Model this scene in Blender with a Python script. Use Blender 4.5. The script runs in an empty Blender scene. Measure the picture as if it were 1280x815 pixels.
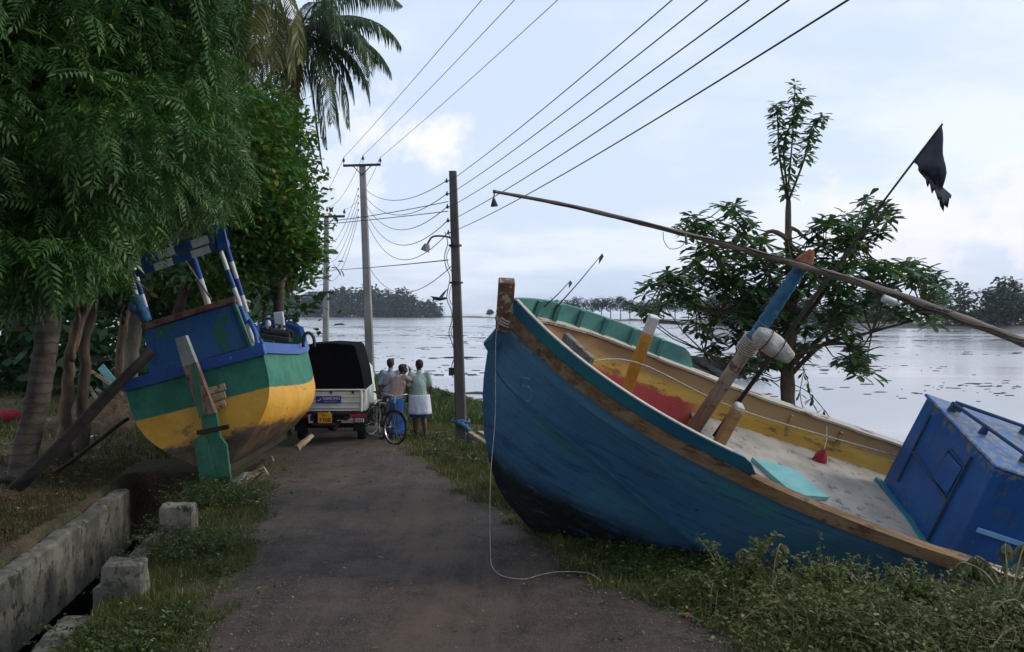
import bpy, math, random
import numpy as np
from mathutils import Vector, Matrix
from mathutils.bvhtree import BVHTree
rad = math.radians
SC = bpy.context.scene
COL = SC.collection
# ------------------------------------------------------------------ camera
EYE = 2.6; F = 1300.0; HY = 390.0
cd = bpy.data.cameras.new('camera'); cam = bpy.data.objects.new('camera', cd); COL.objects.link(cam)
cam.location = (0, 0, EYE); cam.rotation_euler = (rad(90), 0, 0)
cd.sensor_width = 36; cd.lens = F/1280*36; cd.shift_y = -(407.5-HY)/1280
cd.clip_start = .1; cd.clip_end = 6000
SC.camera = cam
# ------------------------------------------------------------------ sky, sun, exposure
SUN_EL, SUN_AZ = 30, 84          # azimuth clockwise from +Y (the view direction)
w = bpy.data.worlds.new('World'); SC.world = w; w.use_nodes = True
nt = w.node_tree; N = nt.nodes; Lk = nt.links
def nd(t, nodes=None, **k):
    n = (nodes or N).new(t)
    for a, b in k.items(): setattr(n, a, b)
    return n
bg = N['Background']; bg.inputs['Strength'].default_value = .134
sky = nd('ShaderNodeTexSky', sky_type='NISHITA', sun_disc=False)
sky.sun_elevation = rad(SUN_EL); sky.sun_rotation = rad(SUN_AZ); sky.dust_density = 2.5; sky.air_density = 1.0
tc = nd('ShaderNodeTexCoord'); sx = nd('ShaderNodeSeparateXYZ'); Lk.new(tc.outputs['Generated'], sx.inputs[0])
def mth(op, a, b=None, c=None, clamp=False, nodes=None, links=None):
    n = (nodes or N).new('ShaderNodeMath'); n.operation = op; n.use_clamp = clamp
    for i, v in enumerate((a, b, c)):
        if v is None: continue
        if isinstance(v, (int, float)): n.inputs[i].default_value = v
        else: (links or Lk).new(v, n.inputs[i])
    return n.outputs[0]
zc_ = mth('ADD', mth('MAXIMUM', sx.outputs['Z'], 0.0), .16)
cx_ = nd('ShaderNodeCombineXYZ'); Lk.new(mth('DIVIDE', sx.outputs['X'], zc_), cx_.inputs[0]); Lk.new(mth('DIVIDE', sx.outputs['Y'], zc_), cx_.inputs[1])
def wnoise(scale, detail, off=(0, 0, 0), vec=None):
    mp = nd('ShaderNodeMapping'); mp.inputs['Location'].default_value = off; Lk.new(vec or cx_.outputs[0], mp.inputs[0])
    n = nd('ShaderNodeTexNoise'); n.inputs['Scale'].default_value = scale; n.inputs['Detail'].default_value = detail; n.inputs['Roughness'].default_value = .55
    Lk.new(mp.outputs[0], n.inputs['Vector']); return n.outputs['Fac']
def wramp(f, a, b):
    n = nd('ShaderNodeMapRange', interpolation_type='SMOOTHSTEP'); Lk.new(f, n.inputs['Value'])
    n.inputs['From Min'].default_value = a; n.inputs['From Max'].default_value = b; return n.outputs[0]
def wmix(f, a, b):
    n = nd('ShaderNodeMix', data_type='RGBA')
    if isinstance(f, float): n.inputs[0].default_value = f
    else: Lk.new(f, n.inputs[0])
    for s, v in ((n.inputs[6], a), (n.inputs[7], b)):
        if isinstance(v, tuple): s.default_value = v + (1,)
        else: Lk.new(v, s)
    return n.outputs[2]
veil = wmix(.80, sky.outputs[0], (5.6, 6.45, 8.0))
high = wramp(wnoise(.8, 6, (3.1, 1.2, 0)), .44, .62)
c1 = wmix(mth('MULTIPLY', high, .55), veil, (7.3, 7.6, 8.2))
dk = wramp(wnoise(.8, 4, (7.3, 4.2, 2)), .5, .72)
c2 = wmix(mth('MULTIPLY', dk, .35), c1, (3.9, 5.1, 6.9))
# cumulus banks low over the water
def bank(x, z, sxw, szw, seed, lo=.36, hi=.52):
    dx = mth('DIVIDE', mth('SUBTRACT', mth('DIVIDE', sx.outputs['X'], mth('MAXIMUM', sx.outputs['Y'], .05)), x), sxw)
    dz = mth('DIVIDE', mth('SUBTRACT', mth('DIVIDE', sx.outputs['Z'], mth('MAXIMUM', sx.outputs['Y'], .05)), z), szw)
    r = mth('SQRT', mth('ADD', mth('MULTIPLY', dx, dx), mth('MULTIPLY', dz, dz)))
    nz = wnoise(16, 9, (seed, 0, 0), tc.outputs['Generated'])
    v = mth('SUBTRACT', mth('ADD', mth('MULTIPLY', nz, 2.0), -.25), mth('MULTIPLY', r, .38))
    n = wramp(v, lo, hi)
    return mth('MULTIPLY', n, wramp(sx.outputs['Y'], 0.0, .2))
c3 = wmix(mth('MULTIPLY', bank(-.095, .165, .058, .038, 1.3, .3, .75), .7), c2, (8.6, 8.1, 8.7))
c3 = wmix(mth('MULTIPLY', bank(-.17, .14, .05, .045, 5.3), .3), c3, (8.2, 8.0, 8.8))
c4 = wmix(mth('MULTIPLY', bank(.45, .085, .14, .05, 9.7, .30, .6), .6), c3, (7.7, 7.3, 8.0))
Lk.new(c4, bg.inputs['Color'])
sl = bpy.data.lights.new('sun', 'SUN'); so = bpy.data.objects.new('sun', sl); COL.objects.link(so)
sl.energy = 1.5; sl.angle = rad(11); sl.color = (1, .93, .82)
_d = Vector((math.sin(rad(SUN_AZ))*math.cos(rad(SUN_EL)), math.cos(rad(SUN_AZ))*math.cos(rad(SUN_EL)), math.sin(rad(SUN_EL))))
so.rotation_euler = _d.to_track_quat('Z', 'Y').to_euler(); so.location = (20, 20, 30)
vs = SC.view_settings; vs.view_transform = 'Standard'; vs.look = 'None'; vs.exposure = .08; vs.gamma = 1; vs.use_curve_mapping = False
# ------------------------------------------------------------------ materials
def s(r, g, b):
    f = lambda c: ((c/255+.055)/1.055)**2.4 if c > 10 else c/255/12.92
    return (f(r), f(g), f(b))
class NT:
    def __init__(self, name):
        self.m = bpy.data.materials.new(name); self.m.use_nodes = True
        self.n = self.m.node_tree.nodes; self.l = self.m.node_tree.links; self.p = self.n['Principled BSDF']
        self.p.inputs['Roughness'].default_value = .7
        self.tc = self.n.new('ShaderNodeTexCoord')
    def noise(self, scale, detail=5, rough=.6, off=(0, 0, 0), stretch=(1, 1, 1), coord='Object', dist=0):
        mp = self.n.new('ShaderNodeMapping'); mp.inputs['Location'].default_value = off; mp.inputs['Scale'].default_value = stretch
        self.l.new(self.tc.outputs[coord], mp.inputs[0])
        n = self.n.new('ShaderNodeTexNoise'); n.inputs['Scale'].default_value = scale; n.inputs['Detail'].default_value = detail
        n.inputs['Roughness'].default_value = rough; n.inputs['Distortion'].default_value = dist
        self.l.new(mp.outputs[0], n.inputs['Vector']); return n.outputs['Fac']
    def step(self, f, a, b):
        n = self.n.new('ShaderNodeMapRange'); n.interpolation_type = 'SMOOTHSTEP'; self.l.new(f, n.inputs['Value'])
        n.inputs['From Min'].default_value = a; n.inputs['From Max'].default_value = b; return n.outputs[0]
    def mix(self, f, a, b):
        n = self.n.new('ShaderNodeMix'); n.data_type = 'RGBA'
        if isinstance(f, (int, float)): n.inputs[0].default_value = f
        else: self.l.new(f, n.inputs[0])
        for k, v in ((n.inputs[6], a), (n.inputs[7], b)):
            if isinstance(v, tuple): k.default_value = v + (1,)
            else: self.l.new(v, k)
        return n.outputs[2]
    def math(self, op, a, b=None, clamp=False): return mth(op, a, b, None, clamp, self.n, self.l)
    def attr(self, name):
        n = self.n.new('ShaderNodeAttribute'); n.attribute_name = name; return n.outputs['Fac']
    def island(self):
        return self.n.new('ShaderNodeNewGeometry').outputs['Random Per Island']
    def color(self, c):
        if isinstance(c, tuple): self.p.inputs['Base Color'].default_value = c + (1,)
        else: self.l.new(c, self.p.inputs['Base Color'])
    def bump(self, f, strength=.5, dist=.01):
        b = self.n.new('ShaderNodeBump'); b.inputs['Strength'].default_value = strength; b.inputs['Distance'].default_value = dist
        self.l.new(f, b.inputs['Height'])
        if self.p.inputs['Normal'].is_linked: self.l.new(self.p.inputs['Normal'].links[0].from_socket, b.inputs['Normal'])
        self.l.new(b.outputs[0], self.p.inputs['Normal'])
    def rough(self, r):
        if isinstance(r, (int, float)): self.p.inputs['Roughness'].default_value = r
        else: self.l.new(r, self.p.inputs['Roughness'])
    def xyz(self, coord='Object'):
        n = self.n.new('ShaderNodeSeparateXYZ'); self.l.new(self.tc.outputs[coord], n.inputs[0]); return n.outputs
def pm(name, a, b, scale=6, lo=.35, hi=.65, rough=.7, bump=.3, bscale=60, stretch=(1, 1, 1), dist=.006, third=None, metal=0):
    t = NT(name); c = t.mix(t.step(t.noise(scale, 6, .65, stretch=stretch), lo, hi), a, b)
    if third: c = t.mix(t.step(t.noise(scale*2.3, 6, .7, off=(5, 3, 1), stretch=stretch), third[1], third[1]+.06), c, third[0])
    t.color(c); t.rough(rough); t.p.inputs['Metallic'].default_value = metal
    if bump: t.bump(t.noise(bscale, 4, .6, stretch=stretch), bump, dist)
    return t.m
def leafmat(name, a, b, c=None, trans=.35, scale=.8, rough=.45, spec=.3):
    t = NT(name); isl = t.island()
    col = t.mix(t.math('MULTIPLY', t.math('ADD', isl, t.step(t.noise(scale, 3), .35, .65)), .5), a, b)
    if c: col = t.mix(t.step(isl, .93, .96), col, c)
    t.color(col); t.rough(rough); t.p.inputs['Specular IOR Level'].default_value = spec
    tr = t.n.new('ShaderNodeBsdfTranslucent'); t.l.new(col, tr.inputs['Color'])
    mx = t.n.new('ShaderNodeMixShader'); mx.inputs[0].default_value = trans
    t.l.new(t.p.outputs[0], mx.inputs[1]); t.l.new(tr.outputs[0], mx.inputs[2])
    t.l.new(mx.outputs[0], t.n['Material Output'].inputs['Surface']); return t.m
M = {}
M['concrete'] = pm('concrete', s(78, 76, 68), s(122, 118, 106), 3, rough=.9, bump=.8, bscale=24, third=(s(52, 54, 42), .54), dist=.015)
M['pole'] = pm('pole_concrete', s(118, 116, 112), s(150, 148, 145), 2, rough=.9, bump=.3, stretch=(1, 1, .4))
M['pole_dark'] = pm('pole_dark', s(78, 72, 68), s(100, 94, 90), 2, rough=.9, bump=.4, stretch=(1, 1, .3))
M['iron'] = pm('dark_iron', s(30, 28, 28), s(52, 46, 42), 8, rough=.6)
M['wire'] = pm('wire', s(50, 52, 58), s(62, 62, 66), 3, rough=.6, bump=0)
M['insul'] = pm('insulator', s(38, 30, 30), s(56, 44, 40), 8, rough=.3)
M['bark'] = pm('bark', s(80, 66, 54), s(128, 108, 88), 5, rough=.95, bump=.9, bscale=22, stretch=(1, 1, .3), dist=.03, third=(s(110, 60, 48), .62))
M['barkpale'] = pm('bark_pale', s(104, 96, 84), s(150, 142, 126), 4, rough=.95, bump=.8, bscale=18, stretch=(1, 1, .35), dist=.02)
M['barkdark'] = pm('bark_dark', s(50, 42, 34), s(84, 72, 58), 5, rough=.95, bump=.9, bscale=22, stretch=(1, 1, .3), dist=.03)
def palm_bark():
    t = NT('palm_bark'); z = t.xyz()[2]
    ring = t.math('SINE', t.math('ADD', t.math('MULTIPLY', z, 42), t.math('MULTIPLY', t.noise(4), 6)))
    c = t.mix(t.step(t.noise(5, 5), .3, .7), s(62, 54, 48), s(96, 86, 78)); c = t.mix(t.step(ring, .6, 1), c, s(66, 57, 50))
    t.color(c); t.rough(.95); t.bump(ring, .25, .01); t.bump(t.noise(30), .5, .01); return t.m
M['palmbark'] = palm_bark()
M['twig'] = pm('twig', s(70, 58, 44), s(104, 88, 66), 8, rough=.9, bump=.3)
M['neem'] = leafmat('neem_leaf', s(28, 62, 28), s(74, 116, 50), s(128, 148, 72), .28)
M['neem_b'] = leafmat('neem_leaf_lighter', s(38, 74, 32), s(84, 120, 54), s(128, 142, 72), .30)
M['broad'] = leafmat('broad_leaf', s(44, 88, 32), s(86, 126, 44), s(150, 140, 50), .35)
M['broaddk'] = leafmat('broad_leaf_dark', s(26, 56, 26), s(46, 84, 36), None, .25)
M['palm'] = leafmat('palm_leaf', s(32, 56, 30), s(58, 86, 42), s(120, 110, 50), .25)
M['palmyel'] = leafmat('palm_leaf_yellowed', s(78, 92, 44), s(124, 120, 58), s(140, 100, 54), .3)
M['palmdead'] = leafmat('palm_leaf_dead', s(92, 72, 46), s(130, 104, 66), None, .2)
M['alst'] = leafmat('whorled_leaf', s(40, 72, 36), s(76, 112, 54), s(112, 142, 72), .3, rough=.35)
M['far'] = leafmat('far_leaf', s(34, 50, 32), s(52, 68, 42), None, .15)
M['wilt'] = leafmat('wilted_leaf', s(104, 120, 82), s(126, 112, 84), s(90, 70, 52), .3)
M['weed'] = leafmat('weed_leaf', s(58, 74, 34), s(108, 116, 58), s(150, 146, 98), .3, 1.5)
M['weed_g'] = leafmat('weed_green', s(46, 62, 30), s(82, 98, 46), s(130, 136, 80), .3, 1.5)
M['grass'] = leafmat('grass_blade', s(58, 72, 34), s(104, 108, 56), s(150, 136, 84), .35, 1.2)
M['grassdry'] = leafmat('grass_dry', s(56, 58, 30), s(92, 84, 48), s(96, 74, 46), .3, 1.0)
M['darkmat'] = pm('floating_weed', s(30, 30, 26), s(50, 48, 38), 2, rough=.9, bump=.5)
M['litter'] = leafmat('dead_leaf', s(92, 64, 42), s(132, 96, 62), s(180, 150, 110), .1)
M['stone'] = pm('loose_stone', s(84, 78, 74), s(128, 120, 112), 20, rough=.9)
M['shore'] = pm('far_sand', s(84, 82, 74), s(110, 106, 94), .05, rough=.9, bump=0)
M['rope'] = pm('rope', s(150, 146, 136), s(190, 186, 176), 30, rough=.9, bump=.4, bscale=200)
M['white'] = pm('weathered_white_paint', s(188, 192, 190), s(214, 216, 212), 5, rough=.6, bump=.1, third=(s(120, 112, 100), .66))
M['blackcloth'] = pm('black_canvas', s(6, 6, 9), s(13, 13, 17), 2, rough=1, bump=.5, bscale=4, dist=.04)
M['blackcloth'].node_tree.nodes['Principled BSDF'].inputs['Specular IOR Level'].default_value = .08
M['rubber'] = pm('rubber', s(22, 22, 22), s(36, 34, 32), 10, rough=.85)
M['chrome'] = pm('worn_chrome', s(150, 150, 150), s(180, 180, 178), 30, rough=.35, bump=0, metal=.9)
M['redlamp'] = pm('red_lamp', s(120, 20, 24), s(150, 30, 30), 5, rough=.3, bump=0)
M['amber'] = pm('number_plate_yellow', s(206, 150, 30), s(224, 170, 40), 8, rough=.5, bump=0)
M['black'] = pm('black_paint', s(18, 18, 18), s(28, 28, 28), 8, rough=.6, bump=0)
M['skin'] = pm('skin', s(84, 56, 42), s(98, 66, 50), 14, rough=.55, bump=.1)
M['hair'] = pm('hair', s(18, 16, 16), s(32, 28, 26), 60, rough=.6, bump=.8, bscale=120, stretch=(1, 1, .2))
def wood(name, a, b, c, sc=6, st=(.25, 2, 2)):
    t = NT(name); col = t.mix(t.step(t.noise(sc, 7, .7, stretch=st), .35, .62), a, b)
    col = t.mix(t.step(t.noise(sc*.8, 6, .75, off=(3, 9, 2), stretch=(.5, 1.5, 1.5)), .55, .6), col, c)
    t.color(col); t.rough(.85); t.bump(t.noise(sc*6, 5, .6, stretch=st), .7, .006); return t.m
M['rail'] = wood('worn_rail_wood', s(96, 68, 38), s(132, 108, 78), s(74, 54, 44))
M['cap'] = wood('grey_cap_wood', s(176, 170, 156), s(196, 190, 176), s(120, 98, 74))
M['innerwood'] = wood('inner_wood', s(146, 116, 78), s(176, 148, 106), s(104, 78, 52))
M['greywood'] = wood('grey_wood', s(110, 104, 96), s(140, 134, 124), s(80, 70, 62))
M['mastwood'] = wood('mast_wood', s(128, 116, 100), s(156, 144, 126), s(92, 78, 66), st=(2, 2, .2))
M['darkwood'] = wood('dark_wet_wood', s(34, 28, 24), s(52, 44, 36), s(24, 20, 18), st=(2, 2, .3))
M['bamboo'] = wood('bamboo', s(98, 86, 78), s(128, 114, 104), s(66, 56, 52), 5, (.2, 2, 2))
M['drift'] = wood('broken_wood', s(124, 104, 80), s(170, 156, 130), s(84, 60, 42), 7)
M['clothblue'] = pm('blue_cloth', s(34, 84, 118), s(58, 112, 146), 9, rough=.85, bump=.6, bscale=30, dist=.02)
M['clothwhite'] = pm('white_cloth', s(196, 194, 186), s(160, 156, 150), 7, rough=.9, bump=.8, bscale=22, dist=.03)
M['clothred'] = pm('red_cloth', s(120, 26, 34), s(150, 40, 44), 9, rough=.85, bump=.6, bscale=30, dist=.02)
M['flag'] = pm('dark_flag_cloth', s(46, 50, 64), s(64, 68, 80), 6, rough=.9, bump=.5, bscale=18, dist=.02)
M['orange'] = pm('orange_lashing', s(150, 88, 44), s(116, 74, 50), 14, rough=.8)
M['plastic'] = pm('white_plastic', s(200, 204, 204), s(178, 182, 184), 8, rough=.35, bump=0)
M['teal'] = pm('teal_paint', s(62, 122, 118), s(84, 142, 132), 3, rough=.6, bump=.3, bscale=25, third=(s(110, 112, 84), .61))
M['teallight'] = pm('light_teal_panel', s(96, 160, 164), s(120, 178, 178), 3, rough=.55, bump=.1)
M['yellowpost'] = pm('yellow_post_paint', s(176, 128, 42), s(200, 150, 60), 6, rough=.7, third=(s(104, 74, 44), .6))
M['deck'] = pm('grey_deck', s(146, 142, 134), s(172, 166, 156), 2.5, rough=.85, bump=.4, third=(s(112, 104, 92), .57))
# ------------------------------------------------------------------ mesh helpers
def tag(o, label=None, cat=None, group=None, kind=None):
    if label: o['label'] = label
    if cat: o['category'] = cat
    if group: o['group'] = group
    if kind: o['kind'] = kind
    return o
def empty(name, loc=(0, 0, 0), mat=None, label=None, cat=None, group=None):
    o = bpy.data.objects.new(name, None); COL.objects.link(o); o.empty_display_size = .1
    if mat is not None: o.matrix_world = mat
    else: o.location = loc
    return tag(o, label, cat, group)
def link(name, me, m, parent=None):
    o = bpy.data.objects.new(name, me); COL.objects.link(o)
    if m: me.materials.append(m)
    if parent: o.parent = parent
    return o
class MB:
    def __init__(self): self.v = []; self.f = []
    def add(self, vs, fs):
        k = len(self.v); self.v += [tuple(p) for p in vs]; self.f += [tuple(i+k for i in q) for q in fs]; return self
    def box(self, c, d, R=None, taper=1.0, bev=0.0):
        c = Vector(c); x, y, z = d[0]/2, d[1]/2, d[2]/2
        if bev <= 0:
            P = [(-x, -y, -z), (x, -y, -z), (x, y, -z), (-x, y, -z), (-x*taper, -y*taper, z), (x*taper, -y*taper, z), (x*taper, y*taper, z), (-x*taper, y*taper, z)]
            Fc = [(3, 2, 1, 0), (4, 5, 6, 7), (0, 1, 5, 4), (1, 2, 6, 5), (2, 3, 7, 6), (3, 0, 4, 7)]
        else:
            b = min(bev, x*.9, y*.9, z*.9); P = []; Fc = []
            for zz, ins in ((-z, b), (-z+b, 0), (z-b, 0), (z, b)):
                k = taper if zz > 0 else 1.0; X = (x-ins)*k; Y = (y-ins)*k; bb = b*.6 if ins == 0 else b*.3
                P += [(-X+bb, -Y, zz), (X-bb, -Y, zz), (X, -Y+bb, zz), (X, Y-bb, zz), (X-bb, Y, zz), (-X+bb, Y, zz), (-X, Y-bb, zz), (-X, -Y+bb, zz)]
            for r in range(3):
                for i in range(8): Fc.append((r*8+i, r*8+(i+1) % 8, r*8+8+(i+1) % 8, r*8+8+i))
            Fc.append(tuple(range(7, -1, -1))); Fc.append(tuple(range(24, 32)))
        Rm = R if R is not None else Matrix.Identity(3)
        return self.add([c + Rm @ Vector(p) for p in P], Fc)
    def beam(self, a, b, wd, ht, up=(0, 0, 1), bev=.004, taper=1.0):
        a = Vector(a); b = Vector(b); d = b-a; L = d.length; z = d.normalized(); u = Vector(up)
        x = u.cross(z)
        if x.length < 1e-3: x = Vector((1, 0, 0)).cross(z)
        x.normalize(); y = z.cross(x)
        return self.box((a+b)/2, (wd, ht, L), Matrix((x, y, z)).transposed(), taper, bev)
    def tube(self, pts, r, n=8, cap=True):
        pts = [Vector(p) for p in pts]; m = len(pts)
        rs = [r]*m if isinstance(r, (int, float)) else list(r)
        t0 = (pts[1]-pts[0]).normalized(); a = Vector((0, 0, 1)) if abs(t0.z) < .9 else Vector((1, 0, 0))
        x = t0.cross(a).normalized(); V = []; Fc = []
        for i, p in enumerate(pts):
            t = (pts[min(i+1, m-1)]-pts[max(i-1, 0)]).normalized()
            x = (x - t*x.dot(t)).normalized(); y = t.cross(x)
            for k in range(n):
                an = 2*math.pi*k/n; V.append(p + (x*math.cos(an)+y*math.sin(an))*rs[i])
        for i in range(m-1):
            for k in range(n): Fc.append((i*n+k, i*n+(k+1) % n, (i+1)*n+(k+1) % n, (i+1)*n+k))
        if cap: Fc.append(tuple(range(n-1, -1, -1))); Fc.append(tuple((m-1)*n+k for k in range(n)))
        return self.add(V, Fc)
    def capsule(self, a, b, ra, rb, n=14):
        a = Vector(a); b = Vector(b); d = (b-a); L = d.length or 1e-5; d = d/L if L > 1e-5 else Vector((0, 0, 1))
        P = []; R = []
        for k in range(5): t = math.pi/2*(k/4); P.append(a-d*ra*math.cos(t)); R.append(max(ra*math.sin(t), 1e-4))
        for k in range(5): t = math.pi/2*(k/4); P.append(b+d*rb*math.sin(t)); R.append(max(rb*math.cos(t), 1e-4))
        return self.tube(P, R, n)
    def ell(self, c, r, n=16, m=10, R=None):
        c = Vector(c); V = []; Fc = []; Rm = R if R is not None else Matrix.Identity(3)
        for j in range(m+1):
            th = math.pi*(j/m); 
            for i in range(n):
                ph = 2*math.pi*i/n; sn = max(math.sin(th), 1e-3)
                V.append(c+Rm@Vector((r[0]*sn*math.cos(ph), r[1]*sn*math.sin(ph), r[2]*math.cos(th))))
        for j in range(m):
            for i in range(n): Fc.append((j*n+i, (j+1)*n+i, (j+1)*n+(i+1) % n, j*n+(i+1) % n))
        Fc.append(tuple(range(n))); Fc.append(tuple(m*n+i for i in range(n-1, -1, -1)))
        return self.add(V, Fc)
    def grid(self, rows, closed=False, thick=0):
        m = len(rows); n = len(rows[0]); k = len(self.v)
        self.v += [tuple(p) for r in rows for p in r]
        for i in range(m-1):
            for j in range(n-1 if not closed else n):
                self.f.append((k+i*n+j, k+i*n+(j+1) % n, k+(i+1)*n+(j+1) % n, k+(i+1)*n+j))
        return self
    def build(self, name, m, parent=None, smooth=None, solid=0, attr=None):
        me = bpy.data.meshes.new(name); me.from_pydata(self.v, [], self.f); me.update()
        if attr is not None:
            a = me.attributes.new(attr[0], 'FLOAT', 'POINT'); a.data.foreach_set('value', np.array(attr[1], dtype=np.float32))
        o = link(name, me, m, parent)
        if solid:
            md = o.modifiers.new('solid', 'SOLIDIFY'); md.thickness = abs(solid); md.offset = -1 if solid > 0 else 1
        if smooth is not None:
            me.polygons.foreach_set('use_smooth', [True]*len(me.polygons))
            if smooth < 180: me.set_sharp_from_angle(angle=rad(smooth))
        return o
def npmesh(name, V, Fq, m, parent=None, smooth=False):
    V = np.ascontiguousarray(V, dtype=np.float32).reshape(-1, 3); Fq = np.ascontiguousarray(Fq, dtype=np.int32)
    me = bpy.data.meshes.new(name); k = Fq.shape[1]
    me.vertices.add(len(V)); me.vertices.foreach_set('co', V.ravel())
    me.loops.add(Fq.size); me.loops.foreach_set('vertex_index', Fq.ravel())
    me.polygons.add(len(Fq)); me.polygons.foreach_set('loop_start', np.arange(0, Fq.size, k, dtype=np.int32))
    me.update(calc_edges=True)
    if smooth: me.polygons.foreach_set('use_smooth', np.ones(len(Fq), bool))
    return link(name, me, m, parent)
def stamp(T, TF, pos, D, S, U, size):
    """copy a small template (k,3) to every position with its own axes"""
    T = np.asarray(T, float); n = len(pos); k = len(T); size = np.broadcast_to(np.asarray(size, float), (n,))
    V = pos[:, None, :] + size[:, None, None]*(T[None, :, 0:1]*D[:, None, :]+T[None, :, 1:2]*S[:, None, :]+T[None, :, 2:3]*U[:, None, :])
    Fq = (np.asarray(TF)[None]+np.arange(n)[:, None, None]*k).reshape(-1, np.asarray(TF).shape[1])
    return V.reshape(-1, 3), Fq
def axes(az, el, roll=None):
    D = np.stack([np.cos(az)*np.cos(el), np.sin(az)*np.cos(el), np.sin(el)], 1)
    S = np.stack([-np.sin(az), np.cos(az), 0*az], 1); U = np.cross(D, S)
    if roll is not None:
        c, n = np.cos(roll)[:, None], np.sin(roll)[:, None]; S, U = S*c+U*n, U*c-S*n
    return D, S, U
# pinnate neem leaf: thin curved leaflets either side of a drooping midrib
def neem_template():
    V = []; Fq = []
    def q(a, b, c, d): k = len(V); V.extend([a, b, c, d]); Fq.append((k, k+1, k+2, k+3))
    drop = lambda x: -.28*x*x
    q((0, -.008, 0), (1, -.004, drop(1)), (1, .004, drop(1)), (0, .008, 0))
    for i in range(6):
        x = .16+.15*i; L = .36-.02*i
        for sg in (-1, 1):
            a = (x, 0, drop(x)); tip = (x+L*.55, sg*L*.78, drop(x)-.13); ml = (x+L*.16, sg*L*.46, drop(x)-.03); mr = (x+L*.36, sg*L*.33, drop(x)-.04)
            q(a, mr, tip, ml)
    a = (1, 0, drop(1)); q(a, (1.1, .05, -.3), (1.3, 0, -.42), (1.1, -.05, -.3))
    return V, Fq
NEEM = neem_template()
BROAD = ([(0, 0, 0), (.35, -.24, .05), (.75, -.2, .02), (1, 0, -.1), (.75, .2, .02), (.35, .24, .05), (.5, 0, -.03)],
         [(0, 1, 2, 6), (6, 2, 3, 4), (0, 6, 4, 5)])
LANCE = ([(0, 0, 0), (.3, -.09, .02), (.65, -.15, -.02), (1, 0, -.12), (.65, .15, -.02), (.3, .09, .02), (.5, 0, -.04)],
         [(0, 1, 2, 6), (6, 2, 3, 4), (0, 6, 4, 5)])
OBOV = ([(0, 0, 0), (.4, -.10, .03), (.75, -.17, 0), (1, 0, -.09), (.75, .17, 0), (.4, .10, .03), (.55, 0, -.03)], LANCE[1])
def ell_points(ells, n, rng, shell=.35):
    e = np.array(ells, float); wts = e[:, 3]*e[:, 4]*e[:, 5]; wts = wts**.7; idx = rng.choice(len(e), n, p=wts/wts.sum())
    d = rng.normal(size=(n, 3)); d /= np.linalg.norm(d, axis=1)[:, None]
    r = rng.random(n)**shell
    return e[idx, :3]+d*e[idx, 3:]*r[:, None], d
def leaves_at(P, per, tmpl, size, rng, el=(-.9, .1), jit=.1, roll=.5):
    n = len(P)*per; pos = np.repeat(P, per, 0)+rng.normal(size=(n, 3))*jit
    az = rng.random(n)*2*np.pi; e = rng.uniform(el[0], el[1], n)
    D, S_, U = axes(az, e, rng.normal(size=n)*roll)
    return stamp(tmpl[0], tmpl[1], pos, D, S_, U, rng.uniform(size[0], size[1], n))
def px(x, y, Y): return Vector(((x-640)/F*Y, Y, EYE-(y-HY)/F*Y))
# ------------------------------------------------------------------ terrain
CREST = np.array([(14, 6.6), (6, 8.3), (3.9, 9.0), (2.0, 10.3), (.75, 12.2), (.15, 14), (-.2, 17), (-.4, 20), (-1.2, 25), (-2.7, 30), (-4.6, 37), (-9, 50), (-30, 70), (-100, 90), (-420, 120)], float)
CREST = np.vstack([[(300, 2)], CREST])
def crest_dist(x, y):
    P = np.stack([x, y], -1); best = np.full(x.shape, 1e9); sg = np.ones(x.shape)
    for a, b in zip(CREST[:-1], CREST[1:]):
        ab = b-a; t = np.clip(((P-a)@ab)/(ab@ab), 0, 1); q = a+t[..., None]*ab; d = np.linalg.norm(P-q, axis=-1)
        c = ab[0]*(P[..., 1]-a[1])-ab[1]*(P[..., 0]-a[0])
        m = d < best; best = np.where(m, d, best); sg = np.where(m, np.where(c < 0, 1, -1), sg)
    return best*sg              # positive on the water side
def drain_x(y): return -3.72-.13*(y-8)
def gz_np(x, y):
    d = crest_dist(x, y)
    z = .025*np.sin(x*1.7+y*.6)+.02*np.sin(y*1.3-x*.8)
    dd = np.clip(d, 0, None); z = z-.27*dd*dd/(dd+.5)
    z = np.maximum(z, -2.6)
    left = np.clip((-5.2-x)/3, 0, 1); z = z+.10*left
    c = drain_x(y)-.55+.02; inn = np.clip((.72-np.abs(x-c))/.16, 0, 1)*((y < 16.6) & (y > -20))
    return z*(1-inn)+inn*(-.95)
def gz(x, y): return float(gz_np(np.array([float(x)]), np.array([float(y)]))[0])
def spaced(parts):
    out = []
    for a, b, st in parts: out += list(np.arange(a, b, st))
    return np.array(out+[parts[-1][1]])
gx = spaced([(-600, -100, 50), (-100, -20, 5), (-20, -8, .5), (-8, 7, .12), (7, 20, .6), (20, 100, 8), (100, 600, 50)])
gy = spaced([(-120, -20, 10), (-20, 4, 1.5), (4, 26, .12), (26, 60, .8), (60, 140, 5)])
GX, GY = np.meshgrid(gx, gy); GZ = gz_np(GX, GY)
rngG = np.random.default_rng(5)
GZ += rngG.normal(size=GZ.shape)*.008*((GX > -8) & (GX < 7))
nx_, ny_ = len(gx), len(gy); ii = np.arange(ny_-1)[:, None]*nx_+np.arange(nx_-1)[None]
quads = np.stack([ii, ii+1, ii+nx_+1, ii+nx_], -1).reshape(-1, 4)
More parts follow.
